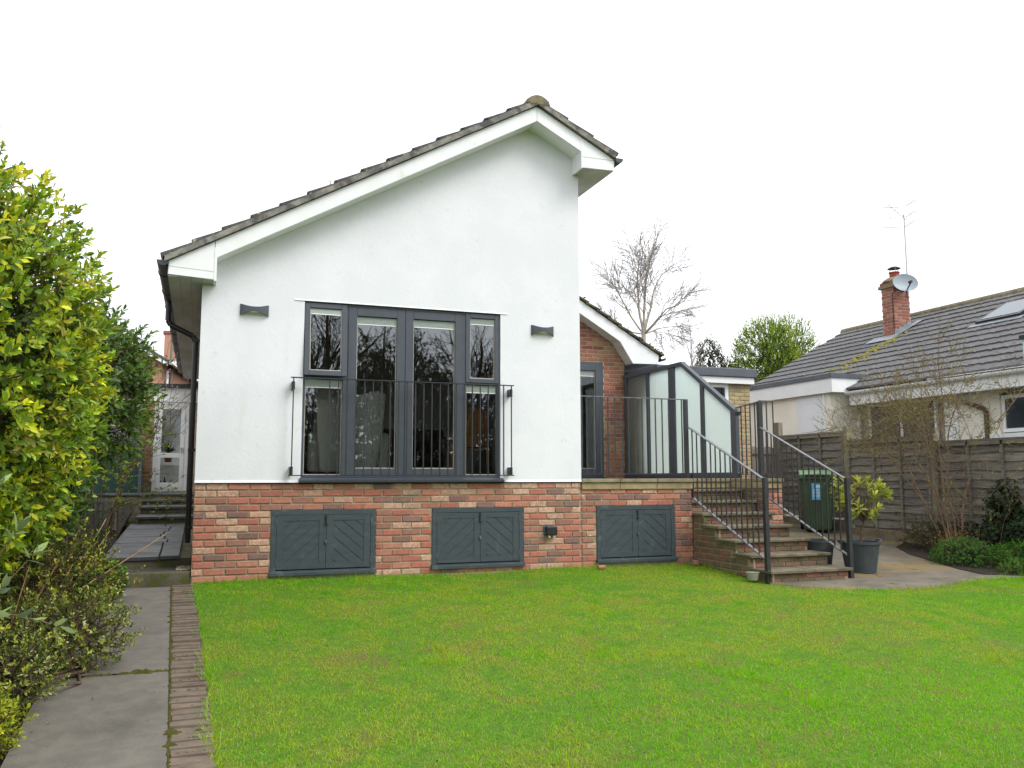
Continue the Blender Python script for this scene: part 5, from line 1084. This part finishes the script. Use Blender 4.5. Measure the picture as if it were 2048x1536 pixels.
def grass(name, n, xr, yr, h, wd, label, cond):
    x = RNG.uniform(*xr, n); y = RNG.uniform(*yr, n); k = cond(x, y); x, y = x[k], y[k]; n = len(x)
    z = np.where(y < 0, -1.045+.056*y, -1.045+.066*y)+.012*np.sin(x*1.7+y*.9)+.008*np.sin(x*3.3-y*2.1)-.014
    big = vnoise(x, y, .55, 1)+.6*vnoise(x, y, 1.3, 2); fine = vnoise(x, y, 4.5, 3)+.7*vnoise(x, y, 11, 4)
    H = h*(1+.18*fine+.10*big)*RNG.uniform(.55, 1.35, n); a = RNG.uniform(0, 2*np.pi, n); lean = RNG.uniform(.35, 1.35, n); th = RNG.uniform(0, 2*np.pi, n)
    P = np.stack([x, y, z], 1); s = np.stack([np.cos(a), np.sin(a), np.zeros(n)], 1)*(wd*RNG.uniform(.7, 1.3, n))[:, None]; l = np.stack([np.cos(th), np.sin(th), np.zeros(n)], 1)*(H*lean)[:, None]; u = np.array([[0, 0, 1.]])*(H*np.sqrt(1-np.minimum(.93, lean*.75)**2))[:, None]
    far = (np.hypot(x-CAM[0], y-CAM[1]) > 5.6); nr = ~far
    Vn = np.stack([P-s, P+s, P+s*.7+l*.35+u*.6, P-s*.7+l*.35+u*.6, P+l+u], 1)[nr].reshape(-1, 3); b0 = (np.arange(nr.sum())*5)[:, None]
    Fn = np.concatenate([b0+np.array([[0, 1, 2]]), b0+np.array([[0, 2, 3]]), b0+np.array([[3, 2, 4]])], 1).reshape(-1, 3)
    Vf = np.stack([P-s*1.25, P+s*1.25, P+l*.9+u*.95], 1)[far].reshape(-1, 3); Ff = np.arange(len(Vf)).reshape(-1, 3)+len(Vn)
    V = np.concatenate([Vn, Vf]); F = np.concatenate([Fn, Ff])
    g1, g2, yl, br, pl = np.array([.220, .54, .010]), np.array([.155, .46, .014]), np.array([.37, .55, .025]), np.array([.46, .38, .09]), np.array([.42, .56, .15])
    t = np.clip(.5+.55*big+.3*fine, 0, 1)[:, None]; C = g1*t+g2*(1-t); yel = np.clip(.24-.85*big+.75*fine, 0, 1)[:, None]*.85; C = C*(1-yel)+yl*yel
    r = RNG.uniform(size=n); C[r < .04+.30*np.clip(fine*.8-.5*big-.15, 0, 1)] = br; C[r > .94] = pl; C = C*(1+RNG.normal(size=(n, 1))*.16); C = C.clip(.01, .6)
    o = np_mesh(name, V, F, M['grass'], col=np.concatenate([np.repeat(C[nr], 5, 0), np.repeat(C[far], 3, 0)])); tag(o, label, 'grass', kind='stuff'); return o
grass('lawn_grass', 660000, (0, 11.4), (-7.6, 0), .024, .0021, 'short green lawn grass with yellowish patches', in_lawn_np)
grass('grass_tufts', 420000, (0, 11.4), (-7.6, 0), .046, .0022, 'slightly longer darker tufts dotted over the lawn', lambda x, y: in_lawn_np(x, y) & (vnoise(x, y, 5.5, 9)+.5*vnoise(x, y, 1.1, 10) > .78))
def edge_cond(x, y):
    ll = .022-.028*y+.012*np.sin(y*3.1)+.01*np.sin(y*7.7); left = np.abs(x-ll-.0) < .03+.02*np.sin(y*5)
    wall = (y > -.09) & (x < 6.1) & (x > .05); stair = (np.abs(x-6.09) < .06) & (y > -1.5) & (y < 0); t = np.clip((x-6.02)/.75, 0, 1); pf = -1.5-.68*np.sin(t*np.pi/2)+.06*np.maximum(0, x-6.7)+.03*np.sin(x*2.2)
    pat = (np.abs(y-pf+.02) < .05) & (x > 6.05); return left | wall | stair | pat
grass('edge_grass', 230000, (0, 11.4), (-7.6, 0), .068, .0022, 'longer tufts of grass along the lawn edges and wall foot', edge_cond)
# fallen bits on path and lawn
lt_n = 420; P = np.stack([RNG.uniform(-.9, 5, lt_n), RNG.uniform(-6.5, -.3, lt_n), np.zeros(lt_n)], 1); P[:, 2] = -1.045+.056*P[:, 1]+.008+np.where(P[:, 0] > .1, .03, 0)
A = (P, unit(np.c_[RNG.normal(size=(lt_n, 2)), np.zeros(lt_n)]), np.tile([[0, 0, 1.]], (lt_n, 1)), RNG.uniform(.012, .035, lt_n), RNG.uniform(.006, .016, lt_n), pick([(.05, .035, .02), (.16, .12, .05), (.3, .26, .12)], lt_n))
tag(leaf_stuff('leaf_litter', A, M['leafm']), 'scattered dead leaves and bits on path and lawn', 'leaf litter')
# fallen orange leaf piece near the terrace corner, loose brick chip
tag(MB().box(4.62, -.26, gz(-.2)+.01, 4.72, -.2, gz(-.2)+.05).build('brick_chip', BR[1], bevel=.012), 'broken orange brick chip lying in the grass by the terrace', 'brick chip'); tag(MB().box(5.98, -.22, gz(-.2)+.0, 6.05, -.16, gz(-.2)+.06).build('brick_chip', BR[1], bevel=.012), 'small brick chip at the foot of the steps', 'brick chip')

def shrub(name, loc, label, blobs, nshoot, k, twig, L, W, cols, wts, m, nparts=0, inner=None, ninner=0, stems=(), stem_m='bark', up=.35, spread=1.0, shell=(.82, 1.05), cat='shrub', group=None, fold=.22, droop=.12, lump=.16, jit=.18, clipf=None, inside=.8, minr=.0025, fine=False):
    t = thing(name, loc, label, cat, group)
    P, D = shoots(blobs, nshoot, shell=shell, up=up, lump=lump, inside=inside)
    if clipf is not None: q = clipf(P); P, D = P[q], D[q]
    A = leafy(P, D, k, twig, L, W, cols, wts, spread, jit)
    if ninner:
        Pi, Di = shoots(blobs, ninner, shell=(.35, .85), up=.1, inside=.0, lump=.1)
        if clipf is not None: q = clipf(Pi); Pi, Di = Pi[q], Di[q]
        A = cat_leaves(A, leafy(Pi, Di, k, twig, L, W, inner or cols, None, spread, jit))  # inner leaves get darker colours, painting the shade inside the shrub
    if nparts:
        near, A = split_near(A, nparts); leaf_parts(near, m, t)
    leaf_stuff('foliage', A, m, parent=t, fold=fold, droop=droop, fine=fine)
    # twigs carrying the shoots and main stems
    c = np.array([b[:3] for b in blobs]).mean(0); S = []
    for p, d in zip(P[::3], D[::3]): q = p-d*twig*2.2+RNG.normal(size=3)*.02; S.append((*q, *(p+d*twig*.9), minr*1.6, minr))
    for b in blobs:
        for i in range(7):
            e = np.array(b[:3])+rand_dirs(1)[0]*np.array(b[3:6])*.8; s0 = np.array(loc)+np.array([RNG.normal()*.06, RNG.normal()*.06, 0]); mid = (s0+e)/2+RNG.normal(size=3)*.08; S += [(*s0, *mid, .014, .010), (*mid, *e, .010, .004)]
    segs_mesh('stems', S, M[stem_m], parent=t, n=5); return t
GY_ = [(.52, .54, .02), (.38, .50, .025), (.62, .57, .04), (.20, .33, .025), (.15, .25, .03), (.66, .62, .18)]
DK = [(.05, .09, .016), (.07, .12, .018), (.09, .15, .02)]  # dark leaf colours that paint interior shade
# big variegated shrub, nearest on the left
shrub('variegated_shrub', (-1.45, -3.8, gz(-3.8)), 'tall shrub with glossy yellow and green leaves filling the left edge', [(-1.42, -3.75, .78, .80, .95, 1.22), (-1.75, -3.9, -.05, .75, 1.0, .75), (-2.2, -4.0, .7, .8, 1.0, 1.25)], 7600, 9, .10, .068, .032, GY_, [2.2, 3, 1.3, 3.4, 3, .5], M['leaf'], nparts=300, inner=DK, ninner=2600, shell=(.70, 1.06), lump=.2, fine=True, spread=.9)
# dark glossy shrub behind
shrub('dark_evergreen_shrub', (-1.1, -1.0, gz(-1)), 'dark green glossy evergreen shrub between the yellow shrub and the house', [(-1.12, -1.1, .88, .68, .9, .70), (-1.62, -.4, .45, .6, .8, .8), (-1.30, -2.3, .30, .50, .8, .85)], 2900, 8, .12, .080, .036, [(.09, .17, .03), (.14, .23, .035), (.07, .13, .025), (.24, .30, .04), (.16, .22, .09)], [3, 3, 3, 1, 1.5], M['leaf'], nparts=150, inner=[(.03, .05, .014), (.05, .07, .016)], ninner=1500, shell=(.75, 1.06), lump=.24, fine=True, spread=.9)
# sparse spring shrub leaning over the passage
t = thing('spring_shrub', (-1.0, 1.3, left_z(-1, 1.3)), 'sparse shrub with fresh lime green leaflets reaching over the side passage', 'shrub'); S = []
for i in range(7): grow((-1.12+RNG.normal()*.06, 1.3+RNG.normal()*.1, -.85), (RNG.uniform(-.15, .12), RNG.normal()*.25, 1), RNG.uniform(.9, 1.1), .009, 2, S, spread=.75, kids=3, up=.0, wob=.14, minr=.0018, steps=5)
for i in range(9): grow((-.92+RNG.normal()*.05, 1.2+RNG.normal()*.1, RNG.uniform(.40, .85)), (1, RNG.normal()*.15, RNG.uniform(-.05, .3)), RNG.uniform(.30, .48), .004, 1, S, spread=.6, kids=3, up=.02, wob=.12, minr=.0016, steps=4)
segs_mesh('stems', S, M['bark'], parent=t, n=4); S = np.array(S); tips = S[S[:, 7] < .006]; q = RNG.choice(len(tips), min(900, len(tips)), replace=False)
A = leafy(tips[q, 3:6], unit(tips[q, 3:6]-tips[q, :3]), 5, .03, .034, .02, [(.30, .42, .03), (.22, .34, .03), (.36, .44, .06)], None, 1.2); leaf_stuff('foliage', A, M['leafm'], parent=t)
# pinkish blossom twigs
t = thing('pink_flowering_twigs', (-1.05, 2.8, left_z(-1.05, 2.8)), 'pale pink flowering twigs between dark shrub and far house', 'shrub'); S = []
for i in range(6): grow((-1.1+RNG.normal()*.1, 2.9, -.7), (RNG.uniform(-.1, .2), RNG.normal()*.15, 1), 1.4, .012, 2, S, spread=.5, kids=3, minr=.002)
segs_mesh('stems', S, M['twig'], parent=t, n=4); S = np.array(S); tips = S[(S[:, 7] < .005) & (S[:, 5] > .6)]; A = leafy(tips[:, 3:6], unit(tips[:, 3:6]-tips[:, :3]), 5, .03, .03, .026, [(.55, .42, .42), (.62, .54, .52), (.4, .22, .22)], None, 1.3); leaf_stuff('blossom', A, M['leafm'], parent=t)
# low plants along the path
shrub('golden_shrub', (-.95, -2.5, gz(-2.5)), 'twiggy low shrub with small gold edged leaves beside the garden path', [(-1.0, -2.45, -.70, .52, .6, .42), (-1.4, -2.8, -.6, .5, .6, .5), (-1.5, -4.4, -.75, .5, .6, .5)], 1700, 7, .07, .032, .017, [(.40, .40, .035), (.30, .33, .035), (.16, .22, .03), (.50, .48, .14), (.26, .18, .06)], [3, 3, 3, 1, 1.5], M['leafm'], inner=[(.07, .09, .02), (.10, .10, .03)], ninner=900, shell=(.5, 1.08), lump=.25)
shrub('euonymus_mound', (-.66, -3.2, gz(-3.2)), 'small yellow green mound hanging over the garden path edge', [(-.68, -3.2, -.98, .34, .36, .25), (-1.0, -3.3, -.98, .38, .45, .26), (-.98, -3.95, -1.08, .32, .4, .24)], 1400, 7, .05, .027, .016, [(.40, .44, .07), (.28, .34, .05), (.14, .19, .04), (.55, .55, .26), (.09, .13, .04)], [3, 3, 3, 1.2, 2], M['leafm'], inner=[(.05, .07, .02)], ninner=380, shell=(.6, 1.06), lump=.22)
shrub('geranium_clump', (-.82, -.75, gz(-.75)), 'fresh green leafy clump beside the top of the garden path', [(-.86, -.7, -.92, .24, .34, .19)], 520, 6, .05, .042, .038, [(.08, .20, .03), (.11, .26, .04), (.06, .15, .03)], None, M['leafm'], inner=[(.03, .07, .02)], ninner=200, shell=(.6, 1.05), cat='plant')
shrub('lime_shrub', (-.98, -4.75, gz(-4.75)), 'bright lime yellow shrublet at the bottom left corner', [(-1.02, -4.7, -1.16, .26, .32, .16)], 420, 8, .05, .034, .017, [(.42, .44, .03), (.32, .38, .03), (.24, .30, .03)], None, M['leafm'], inner=[(.08, .10, .02)], ninner=160, shell=(.6, 1.05))
# buddleja with soft grey green leaves in the near left foreground
t = thing('buddleja', (-1.15, -5.6, gz(-5.6)), 'grey green buddleja shoots with long soft leaves at the near left', 'shrub'); S = []; TP = []
for (e, b0) in (((-.66, -5.75, -.20), (-1.15, -5.6, -1.3)), ((-.62, -5.6, -.30), (-1.2, -5.5, -1.3)), ((-.72, -5.9, -.42), (-1.2, -5.7, -1.3)), ((-.78, -5.5, -.02), (-1.25, -5.6, -1.3)), ((-.50, -5.75, -.545), (-1.05, -5.9, -.62)), ((-.86, -5.8, .05), (-1.2, -5.4, -1.3))):
    b0, e = np.array(b0), np.array(e); pts = [b0+(e-b0)*u+np.array([0, 0, .10*math.sin(u*3.14)]) for u in np.linspace(0, 1, 6)]
    for i in range(5): S.append((*pts[i], *pts[i+1], .006-.0009*i, .0055-.0009*i))
    TP += [(pts[5], pts[5]-pts[4]), (pts[4], pts[5]-pts[4]), (pts[3], pts[4]-pts[3])]
segs_mesh('stems', S, M['twig'], parent=t, n=6); P = np.array([a for a, b in TP]); D = unit(np.array([b for a, b in TP])); A = leafy(P, D, 6, .05, .085, .026, [(.16, .24, .12), (.22, .30, .16), (.30, .34, .06), (.13, .20, .10)], None, 1.1); leaf_parts(A, M['leafm'], t)
# border planting with leaves coloured dark for the shadow under the hedge, stems, dead stalks
shrub('border_thicket', (-1.5, .8, left_z(-1.5, .8)), 'tangled thicket coloured dark for shade in the left border below the evergreen', [(-1.62, .9, -.45, .5, 1.2, .5), (-1.55, -1.5, -.55, .55, .9, .5), (-2.4, 3.2, -.1, .6, 1.2, .8), (-1.6, -5.2, -.75, .45, .9, .5)], 1700, 6, .10, .07, .022, [(.05, .075, .02), (.08, .10, .025), (.10, .12, .06), (.04, .05, .018)], None, M['leafm'], inner=[(.03, .035, .012)], ninner=900, shell=(.5, 1.06), lump=.25, inside=.5)
shrub('boundary_hedge', (-3.0, 1, left_z(-3, 1)), 'dense dark green boundary hedge far behind the left shrubs', [(-3.1, -5, .0, .7, 2.2, 1.5), (-3.2, -1.5, .3, .7, 2.2, 1.7), (-3.4, 2.5, .2, .6, 2.4, 1.2), (-3.6, 7, .1, .5, 3, .9)], 2600, 7, .14, .09, .04, [(.045, .08, .018), (.07, .11, .02)], None, M['leafm'], inner=[(.03, .04, .012)], ninner=1500, shell=(.75, 1.04), cat='hedge')
t = thing('dead_stalks', (-.85, -1.6, gz(-1.6)), 'pale dry plant stalks leaning up out of the left border', 'plant'); 
for i, (p, q) in enumerate((((-.95, -2.0, -.95), (-.66, -1.6, -.40)), ((-.98, -2.0, -.95), (-.70, -1.5, -.30)), ((-1.1, -3.4, -1.1), (-.98, -3.3, -.52)), ((-.9, -1.2, -.92), (-.25, -.1, -.52)), ((-1.1, -3.0, -1.05), (-.9, -2.6, -.55)), ((-1.0, -2.6, -1.0), (-.78, -2.2, -.45)))): MB().tube(p, q, .006, .003, 6).build('stalk', mat('dry_stalk%d' % i, lin(178, 146, 104), lin(150, 112, 76), 20, .9) if i == 0 else bpy.data.materials['dry_stalk0'], t)

shrub('passage_groundcover', (-1.1, 3.0, left_z(-1.1, 3)), 'low green ground cover spilling beside the sloping slab path', [(-1.12, 1.6, -.86, .20, .5, .14), (-1.15, 2.9, -.76, .22, .7, .15), (-1.15, 4.6, -.62, .24, .9, .15), (-1.2, 6.0, -.50, .22, .7, .16)], 700, 5, .05, .045, .022, [(.08, .14, .03), (.12, .18, .04), (.10, .11, .05)], None, M['leafm'], cat='plant', shell=(.4, 1.1), up=.8)
# ---- right border
t = thing('bare_spreading_shrub', (10.1, -.42, gz(-.4)), 'tall twiggy shrub with tiny new leaves leaning in front of the fence', 'shrub'); S = []
for i in range(7):
    d0 = np.array([RNG.normal()*.08-.04, RNG.uniform(-.15, .65), 1.0]); grow((10.1+RNG.normal()*.06, -.42+RNG.normal()*.09, -1.02), d0, RNG.uniform(1.45, 1.8), RNG.uniform(.012, .026), 3, S, spread=.82, kids=5, ratio=.60, up=.01, wob=.10, minr=.0024, steps=6, first=.66, rr=.42)
for i in range(8): grow((10.12+RNG.normal()*.1, -.45+RNG.normal()*.2, -1.02), (RNG.normal()*.12, RNG.normal()*.3, 1), RNG.uniform(.5, .9), .006, 2, S, spread=.5, kids=3, minr=.002)
S = np.array(S); keep = (S[:, 3] < 10.56) & (S[:, 0] < 10.56) | (S[:, 5] > .95); S = S[keep]; segs_mesh('stems', S, M['twig'], parent=t, n=4)
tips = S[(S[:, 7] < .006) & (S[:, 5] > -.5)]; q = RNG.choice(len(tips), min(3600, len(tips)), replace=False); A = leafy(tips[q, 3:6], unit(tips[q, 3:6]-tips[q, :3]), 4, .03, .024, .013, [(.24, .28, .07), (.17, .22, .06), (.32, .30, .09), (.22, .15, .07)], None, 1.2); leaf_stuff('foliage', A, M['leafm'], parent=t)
fence_side = lambda P: P[:, 0] < 10.58
shrub('ivy', (10.5, -1.0, gz(-1)), 'dark ivy clump climbing the fence in the right border', [(10.5, -.95, -.45, .12, .32, .42), (10.45, -.6, -.85, .22, .7, .25), (10.45, -1.35, -.8, .2, .5, .32)], 900, 4, .05, .06, .052, [(.025, .055, .022), (.035, .07, .025), (.05, .08, .03)], None, M['leaf'], inner=[(.02, .03, .012)], ninner=300, cat='plant', shell=(.5, 1.1), clipf=fence_side)
shrub('low_border_growth', (10.3, .1, gz(.1)), 'brown green undergrowth at the foot of the bare shrub', [(10.25, .1, -.82, .3, .6, .28)], 520, 5, .06, .035, .016, [(.10, .12, .04), (.16, .14, .06), (.06, .09, .03)], None, M['leafm'], cat='plant', shell=(.4, 1.1), clipf=fence_side)
shrub('green_mound', (9.62, -1.05, gz(-1.05)), 'rounded bright green leafy mound at the front of the right bed', [(9.62, -1.02, -1.02, .36, .42, .25)], 1300, 6, .03, .024, .014, [(.08, .22, .03), (.11, .28, .04), (.06, .16, .03)], None, M['leafm'], inner=[(.03, .07, .02)], ninner=400, cat='plant', shell=(.8, 1.05), up=.6, lump=.08)
shrub('feathery_plant', (10.2, -1.55, gz(-1.5)), 'feathery green foliage right of the rounded mound', [(10.15, -1.5, -1.0, .42, .35, .18)], 560, 6, .07, .05, .012, [(.10, .26, .03), (.14, .32, .04), (.08, .20, .03)], None, M['leafm'], cat='plant', up=1.2, shell=(.5, 1.08), inner=[(.03, .08, .02)], ninner=220)
shrub('front_bed_plant', (9.75, -1.82, gz(-1.8)), 'low light green plant at the lawn end of the right bed', [(9.7, -1.78, -1.1, .34, .16, .11)], 380, 5, .04, .032, .016, [(.12, .26, .04), (.09, .20, .03)], None, M['leafm'], cat='plant', up=.9, shell=(.5, 1.08))
shrub('purple_plant', (10.15, -1.9, gz(-1.9)), 'small purple leaved plant at the right edge of the bed', [(10.12, -1.9, -1.1, .16, .14, .10)], 200, 5, .04, .03, .016, [(.14, .05, .08), (.10, .05, .06), (.18, .10, .10)], None, M['leafm'], cat='plant', up=.9, shell=(.5, 1.08))
t = thing('orange_wallflowers', (9.75, -.62, gz(-.6)), 'small orange yellow flowers showing behind the green mound', 'flowers'); P = np.stack([RNG.uniform(9.55, 10.35, 90), RNG.uniform(-.85, -.5, 90), RNG.uniform(-.86, -.70, 90)], 1); A = leafy(P, np.tile([[0, 0, 1.]], (90, 1)), 4, .01, .018, .014, [(.50, .30, .03), (.55, .42, .05), (.42, .16, .03)], None, 1.3); leaf_stuff('petals', A, M['leafm'], parent=t); segs_mesh('stems', [(*(p-np.array([0, 0, .22])), *p, .002, .002) for p in P], M['twig'], parent=t, n=4)
shrub('variegated_sapling', (10.32, -2.25, gz(-2.2)), 'pale variegated leafy shoots entering at the right edge of the frame', [(10.22, -2.22, .02, .30, .25, .22)], 46, 8, .09, .075, .022, [(.34, .42, .16), (.26, .36, .10), (.42, .46, .22)], None, M['leafm'], up=.0, shell=(.4, 1.1), spread=1.1)
# potted shrub
t = thing('potted_shrub', (pzx, pzy, pz+.30), 'small yellow green leggy shrub growing in the large grey pot', 'shrub'); S = [(pzx, pzy, pz+.29, pzx+.03, pzy, pz+.42, .016, .014), (pzx+.03, pzy, pz+.42, pzx+.07, pzy, pz+.60, .014, .012)]
heads = []; fork = np.array([pzx+.07, pzy, pz+.60])
for (dx, dy, dz_) in ((-.36, 0, .52), (-.30, .08, .62), (-.33, -.06, .36), (-.22, .05, .44), (-.30, .06, .25), (-.12, -.05, .28), (-.16, .1, .58), (0, .08, .60), (.04, -.06, .52), (.12, .06, .60), (.14, -.08, .50), (.24, .03, .56), (.28, -.05, .44), (.33, .06, .50), (.36, 0, .40), (.05, -.12, .40), (-.05, .12, .46), (.10, -.10, .22), (.0, -.1, .14), (.14, .0, .13), (-.20, -.08, .16), (.22, .08, .36), (-.24, 0, .34), (-.38, .02, .44)):
    e = fork+np.array([dx*1.12+.02, dy, dz_*.88-.02]); mid = fork+np.array([dx*.45, dy*.4, dz_*.55]); S += [(*fork, *mid, .007, .005), (*mid, *e, .005, .003)]; heads.append((e, unit((e-mid)[None])[0]))
segs_mesh('stems', S, M['bark'], parent=t, n=6); P = np.array([h[0] for h in heads]); D = unit(np.array([h[1] for h in heads])+np.array([0, 0, .5])); A = leafy(P-D*.08, D, 13, .11, .105, .040, [(.30, .36, .055), (.37, .40, .065), (.23, .30, .055), (.42, .40, .06)], None, 1.15, lj=.15); leaf_parts(A, M['leafm'], t)

# house plants behind the glass of the side door
for lab, (hx, hy, hz), n_, l_ in (('spiky green house plant behind the upper pane of the white side door', (-.62, 10.75, .62), 34, .36), ('trailing spiky plant behind the lower pane of the white side door', (-.66, 10.45, -.2), 22, .34)):
    t = thing('house_plant', (hx, hy, hz-.2), lab, 'house plant'); D = unit(np.c_[RNG.normal(size=(n_, 2))*.8, RNG.uniform(.3, 1.2, n_)]); P = np.tile([[hx, hy, hz]], (n_, 1)); Nn_ = unit(np.cross(np.cross(D, [[0, 0, 1.]]), D)+1e-6)
    leaf_parts((P, D, Nn_, RNG.uniform(.7, 1.1, n_)*l_, np.full(n_, .035), pick([(.03, .06, .025), (.05, .09, .03)], n_)), M['leafm'], t, nv=3); MB().lathe([(0, -.2), (.07, -.2), (.09, -.02), (.08, -.02), (0, -.04)], (hx, hy, hz), 16).build('pot', M['terracotta'], t)

# ================================================================ trees
def bare_tree(name, loc, label, trunk_h, r, forks, m, twigm, seed, L=3.0, depth=3, minr=.006, droop=.0, spread=.5, kids=4, leanv=(0, 0, 1), up=.06, ratio=.62):
    global RNG
    keep = RNG; RNG = np.random.default_rng(seed); t = thing(name, loc, label, 'tree'); S = []; p = np.array(loc, float); n = 6
    for i in range(n): q = p+np.array([RNG.normal()*.05, RNG.normal()*.05, trunk_h/n]); S.append((*p, *q, r*(1-.35*i/n), r*(1-.35*(i+1)/n))); p = q
    T = list(S); br = []
    for d, l, rr_ in forks: grow(p, d, l, rr_, depth, br, spread=spread, kids=kids, minr=minr, droop=droop, up=up, ratio=ratio, wob=.10, steps=6, first=.25, rr=.42)
    for k in range(5):
        i = RNG.integers(3, n); pp = np.array(S[i][3:6]); a = RNG.uniform(0, 6.28); grow(pp, (math.cos(a), math.sin(a), .5), L*.7, r*.3, max(1, depth-1), br, spread=spread, kids=kids, minr=minr, droop=droop, up=up, ratio=ratio, first=.25, rr=.42)
    br = np.array(br); big = br[br[:, 6] >= r*.12]; sm = br[br[:, 6] < r*.12]
    segs_mesh('trunk', T, M[m], parent=t, n=10); 
    if len(big): segs_mesh('limbs', big, M[m], parent=t, n=6)['kind'] = 'stuff'
    segs_mesh('twigs', sm, M[twigm], parent=t, n=3)['kind'] = 'stuff'; RNG = keep; return t
bare_tree('birch_tree', (15.45, 18, -.8), 'bare birch with pale upright stems behind the brick wing', 6.2, .13, [((-.12, .1, 1), 2.1, .055), ((.02, 0, 1), 2.35, .06), ((.18, -.1, 1), 2.15, .055), ((-.8, .1, .6), 1.7, .04), ((.85, 0, .6), 1.7, .04), ((.9, .2, .1), 1.5, .035), ((-.95, .2, .15), 1.5, .035)], 'birch', 'bare', 3, L=2.4, depth=3, minr=.0078, droop=.10, spread=.58, kids=5, ratio=.66)
bare_tree('thin_birch', (19.4, 21, -.8), 'slender bare sapling between birch and dark conifer', 4.0, .06, [((.3, 0, 1), 2.4, .04), ((-.1, 0, 1), 2.0, .035)], 'bare', 'bare', 5, L=1.5, depth=2, minr=.006)
bare_tree('far_bare_tree', (4.95, 24, -.8), 'top twigs of a distant bare tree just above the long roof slope', 11.6, .14, [((0, 0, 1), .85, .03), ((.3, 0, 1), .7, .03), ((-.4, 0, 1), .6, .03)], 'bare', 'bare', 9, L=.7, depth=2, minr=.012)
def conifer(name, loc, label, blobs, n, L, W, cols, inner, up=1.0, droopy=False, wts=None):
    t = thing(name, loc, label, 'tree'); P, D = shoots(blobs, n, shell=(.78, 1.06), up=up, lump=.22, inside=.75, fr=.8)
    if droopy: D = unit(D*np.array([1, 1, .2])+np.array([0, 0, -.9]))
    A = leafy(P-D*.25, D, 9, L*2.6, L, W, cols, wts, .5, jit=.2); Pi, Di = shoots(blobs, n//2, shell=(.3, .85), up=.3, inside=0, fr=.8); A = cat_leaves(A, leafy(Pi, Di, 6, L*2, L*1.3, W*1.6, inner, None, .8)); leaf_stuff('crown', A, M['leafm'], parent=t)  # darker inner sprays put the crown's interior shade into the colour
    c = np.array(blobs[0]); segs_mesh('trunk', [(*loc, c[0], c[1], c[2]+c[5]*.6, .28, .06)], M['darkbark'], parent=t, n=8); return t
conifer('golden_conifer', (26.2, 24.5, -.8), 'bushy golden green conifer between the flat roof and the bungalow next door', [(25.4, 24, 4.9, 1.7, 1.9, 3.0), (27.2, 24.4, 4.9, 1.5, 1.7, 2.9), (26.3, 24, 3.0, 2.8, 2.2, 3.2), (28.3, 24.3, 3.8, 1.2, 1.4, 2.2)], 7500, .15, .045, [(.24, .33, .035), (.31, .39, .04), (.14, .23, .035), (.38, .41, .045)], [(.06, .11, .02), (.09, .15, .025)], up=1.1, wts=[3, 2.5, 3, 1])
conifer('drooping_conifer', (23.0, 25.5, -.8), 'grey green drooping conifer left of the golden conifer', [(23.2, 25.5, 4.0, .9, 1.0, 2.9), (22.4, 25.5, 3.2, .9, 1.0, 2.1), (24.2, 25.5, 3.4, .8, 1, 2.4)], 1500, .16, .06, [(.09, .10, .05), (.12, .13, .06), (.07, .08, .04)], [(.04, .05, .02)], droopy=True)
conifer('dark_conifer', (25.0, 22.5, -.8), 'dark green conifer at the foot of the golden one above the flat roof', [(25.2, 22.6, 2.6, 1.3, 1.2, 2.6), (24.4, 22.8, 2.0, 1.0, 1.0, 2.2)], 1700, .14, .06, [(.05, .09, .02), (.07, .12, .025)], [(.025, .04, .012)], up=.6)
# trees at the other end of the garden, behind the camera: they show in the window glass
bare_tree('garden_oak', (4.35, -23, -1.7), 'large bare tree reflected in the upper left window light', 8.0, .34, [((-.25, 0, 1), 2.6, .19), ((.3, .1, 1), 2.6, .19), ((.0, -.3, 1), 2.8, .2), ((.9, 0, .6), 2.4, .13), ((-.9, 0, .6), 2.4, .13), ((.6, .2, .9), 2.4, .12), ((-.6, .2, .9), 2.4, .12)], 'darkbark', 'darkbark', 12, L=2.8, depth=3, minr=.012, spread=.7, kids=5)
bare_tree('garden_ash', (11.0, -25, -1.7), 'bare tree reflected in the upper right window light', 3.6, .26, [((-.3, 0, 1), 2.6, .15), ((.4, .1, 1), 2.6, .15), ((0, 0, 1), 2.8, .15), ((.8, 0, .7), 2.2, .1), ((-.8, 0, .7), 2.2, .1)], 'darkbark', 'darkbark', 14, L=2.6, depth=3, minr=.012, spread=.7, kids=5)
bare_tree('garden_maple', (7.2, -24, -1.7), 'bare tree reflected in the french doors', 3.4, .24, [((-.3, 0, 1), 2.4, .14), ((.4, .1, 1), 2.4, .14), ((0, 0, 1), 2.6, .14), ((.8, 0, .7), 2.0, .1), ((-.8, 0, .7), 2.0, .1)], 'darkbark', 'darkbark', 15, L=2.4, depth=3, minr=.012, spread=.7, kids=5)
shrub('garden_end_hedge', (7.5, -26.5, -1.7), 'tall dark evergreen hedge reflected in the french doors', [(1.5, -26.5, -.2, 2.6, 1.0, 2.6), (4.6, -26.5, .6, 1.8, 1.2, 4.0), (6.6, -26.8, 1.6, 1.8, 1.2, 4.6), (8.6, -27, 1.8, 1.9, 1.2, 4.6), (10.4, -26.5, 1.1, 1.9, 1.2, 4.2), (12.8, -26.5, .2, 2.2, 1.2, 3.4)], 4200, 6, .26, .22, .11, [(.06, .065, .03), (.08, .085, .04), (.11, .10, .055)], None, M['leafm'], inner=[(.045, .045, .025)], ninner=4800, shell=(.7, 1.06), cat='hedge', lump=.2)
t = thing('reflection_screen', (6, -28.3, -1.7), 'unseen board screen added behind the hedge to darken the lower window reflections', 'fence')  # unseen boards, added so the lower window reflections stay dark
for k in range(30): xa = -6+k*.8; MB().box(xa, -28.3, -1.75, xa+.79, -28.27, .9).build('board', M['board'], t)
